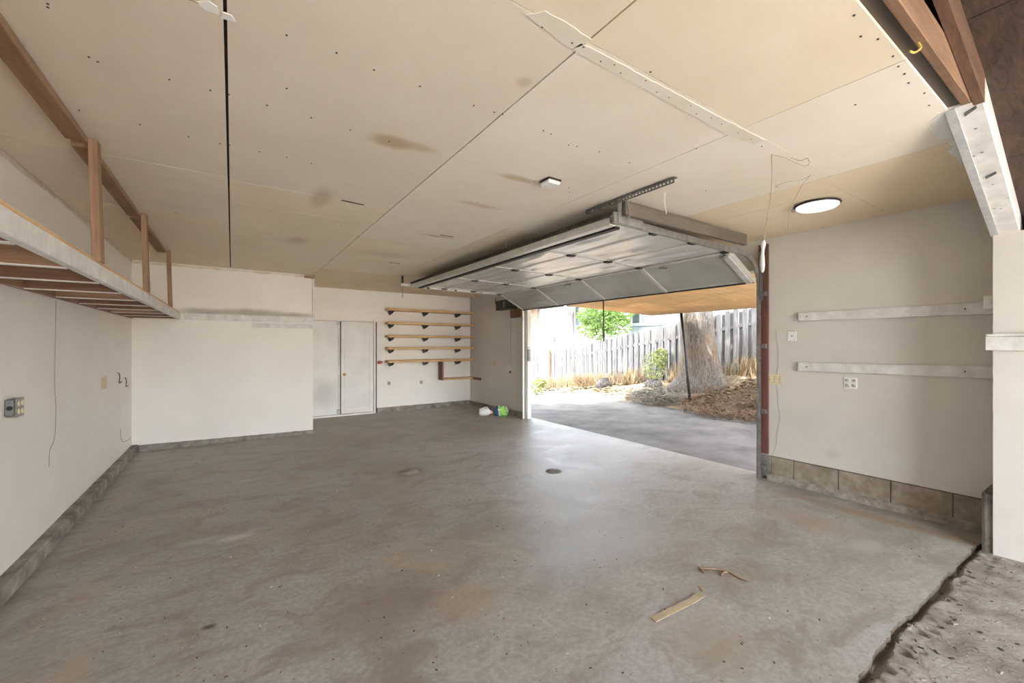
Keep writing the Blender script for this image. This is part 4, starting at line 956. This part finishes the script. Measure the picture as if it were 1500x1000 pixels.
def rock(px, py, s, label):
    b = PT(px, py); bm = bmesh.new(); bmesh.ops.create_icosphere(bm, subdivisions=3, radius=1)
    for v in bm.verts:
        k = 1 + .35 * noise.noise(v.co * 1.4 + Vector((px, 0, 0))); v.co = b + Vector((v.co.x * s[0] * k, v.co.y * s[1] * k, (v.co.z * .8 + .45) * s[2] * k))
    tag(bm_obj('rock', bm, 'rock'), label, 'rock')
rock(884, 568, (.22, .3, .26), 'dark rock on the dry bank with a straw tuft beside it')
rock(957, 566, (.2, .28, .16), 'low flat dark rock on the bank beside the tall weed')
# house beyond the fence
def house(name, x, y0, y1, za, zb, eave0, eave1, label, m, o0=.0, o1=.3):
    r = empty(name, (x, (y0 + y1) / 2, -1)); tag(r, label, 'house')
    box('wall', x, x + 5, y0, y1, -1.6, zb, m, r, 0)
    bm = bmesh.new(); z = -1.4
    while z < zb - .1: add_hexa(bm, [(x - .018, y0, z), (x + .01, y0, z), (x + .01, y1, z), (x - .018, y1, z), (x - .003, y0, z + .175), (x + .01, y0, z + .175), (x + .01, y1, z + .175), (x - .003, y1, z + .175)]); z += .18
    bm_obj('lap_siding', bm, m, r)
    hexa('roof', [(x - .75, y0 - o0, eave0), (x + 5.4, y0 - o0, eave0), (x + 5.4, y1 + o1, eave1), (x - .75, y1 + o1, eave1), (x - .75, y0 - o0, eave0 + .2), (x + 5.4, y0 - o0, eave0 + .2), (x + 5.4, y1 + o1, eave1 + .2), (x - .75, y1 + o1, eave1 + .2)], 'roofing', r, 0)
    return r
h1 = house('house', 17.0, 19.5, 32, 0, 3.9, 4.6, 2.6, 'white sided house with a brown shutter beyond the fence', 'siding')
box('corner_trim', 16.95, 17.0, 19.505, 19.66, -1.6, 4.2, 'white_trim', h1, 0)
a, b = P(775, 479, x=16.95), P(789, 450, x=16.95)
sh = box('shutter', 16.93, 16.98, b.y, a.y + 1.0, a.z, b.z + .5, 'shutter', h1, .005)
for k in range(14): box('louvre', 16.90, 16.93, b.y + .08, a.y + .9, a.z + .06 + k * .13, a.z + .13 + k * .13, 'shutter', sh, .004)
a = P(810, 497, x=16.9); m_ = lathe('meter', [(.16, 0), (.16, .12), (.12, .2)], (16.98, a.y, a.z), (-1, 0, 0), 'box_metal', h1, 16)
box('meter_box', 16.86, 16.98, a.y - .35, a.y - .1, a.z + .2, a.z + .5, 'galvanised', h1, .01)
h2 = house('house', 17.6, 9.0, 19.4, 0, 4.4, 5.1, 4.0, 'white sided house wing with a window behind the green tree', 'siding', .3, .0)
a, b = P(842, 479, x=17.55), P(852, 452, x=17.55)
wn = box('window', 17.52, 17.58, b.y - 1.0, a.y, a.z, b.z + .4, 'white_trim', h2, .01); box('pane', 17.505, 17.52, b.y - .9, a.y - .1, a.z + .1, b.z + .3, 'pane_glass', wn, 0)
# blue-grey shed with window
a = P(915, 478, x=14.6) - Vector((0, .35, 0)); b = P(953, 462, x=14.6)
s = empty('garden_shed', (15.5, (a.y + b.y) / 2, 0)); tag(s, 'blue-grey shed with a white framed window just behind the fence', 'shed')
box('wall', 14.6, 16.4, b.y - .6, a.y, -.6, 2.45, 'siding_blue', s, 0); box('eave_board', 14.45, 14.6, b.y - .7, a.y + .1, 2.34, 2.47, 'siding_blue', s, .01)
box('upper_wall', 15.2, 16.4, b.y - .6, a.y - .1, 2.45, 3.1, 'siding', s, 0)
wn = box('window', 15.14, 15.2, P(940, 466, x=15.2).y, P(926, 466, x=15.2).y, 2.47, 3.0, 'white_trim', s, .01)
box('pane', 15.12, 15.14, P(938, 466, x=15.2).y, P(928, 466, x=15.2).y, 2.52, 2.95, 'pane_glass', wn, 0)
box('roof', 14.9, 16.7, b.y - .8, a.y + .1, 3.1, 3.2, 'roofing', s, .01)
# leafy tree behind the fence
tc = P(884, 472, x=13.5); g2 = Vector((13.5, tc.y, -.2))
t2 = empty('garden_tree', g2); tag(t2, 'small bright green leafy tree behind the fence', 'tree')
tube('trunk', smooth_path([g2 - Vector((0, 0, .4)), g2 + Vector((.05, .05, 1)), Vector((tc.x, tc.y, tc.z))]), .07, 'bark', t2)
leaf_cloud('foliage', [((tc.x, tc.y + dy, tc.z + dz), (.55, .55, .5)) for dy, dz in [(-.6, .1), (0, .0), (.6, .1), (.95, .35), (.3, .6), (-.3, .55), (-1.0, .4), (-.9, -.2), (.2, -.4), (.9, -.25)]], 3000, .10, 'leaf_green', t2)
hedge = empty('hedge', (25.6, 10, -1)); tag(hedge, 'dark green trees beyond the fence behind the carport edge', 'tree')
leaf_cloud('foliage', [((25.6, y, 3.2 + .3 * math.sin(y)), (1.2, 1.2, 1.2)) for y in (8, 10, 12, 13.5)], 2600, .2, 'leaf_dark', hedge)
for y in (8, 10, 12, 13.5): tube('trunk', [(25.6, y, -1), (25.65, y, 1.2), (25.6, y, 3)], .12, 'bark', hedge)
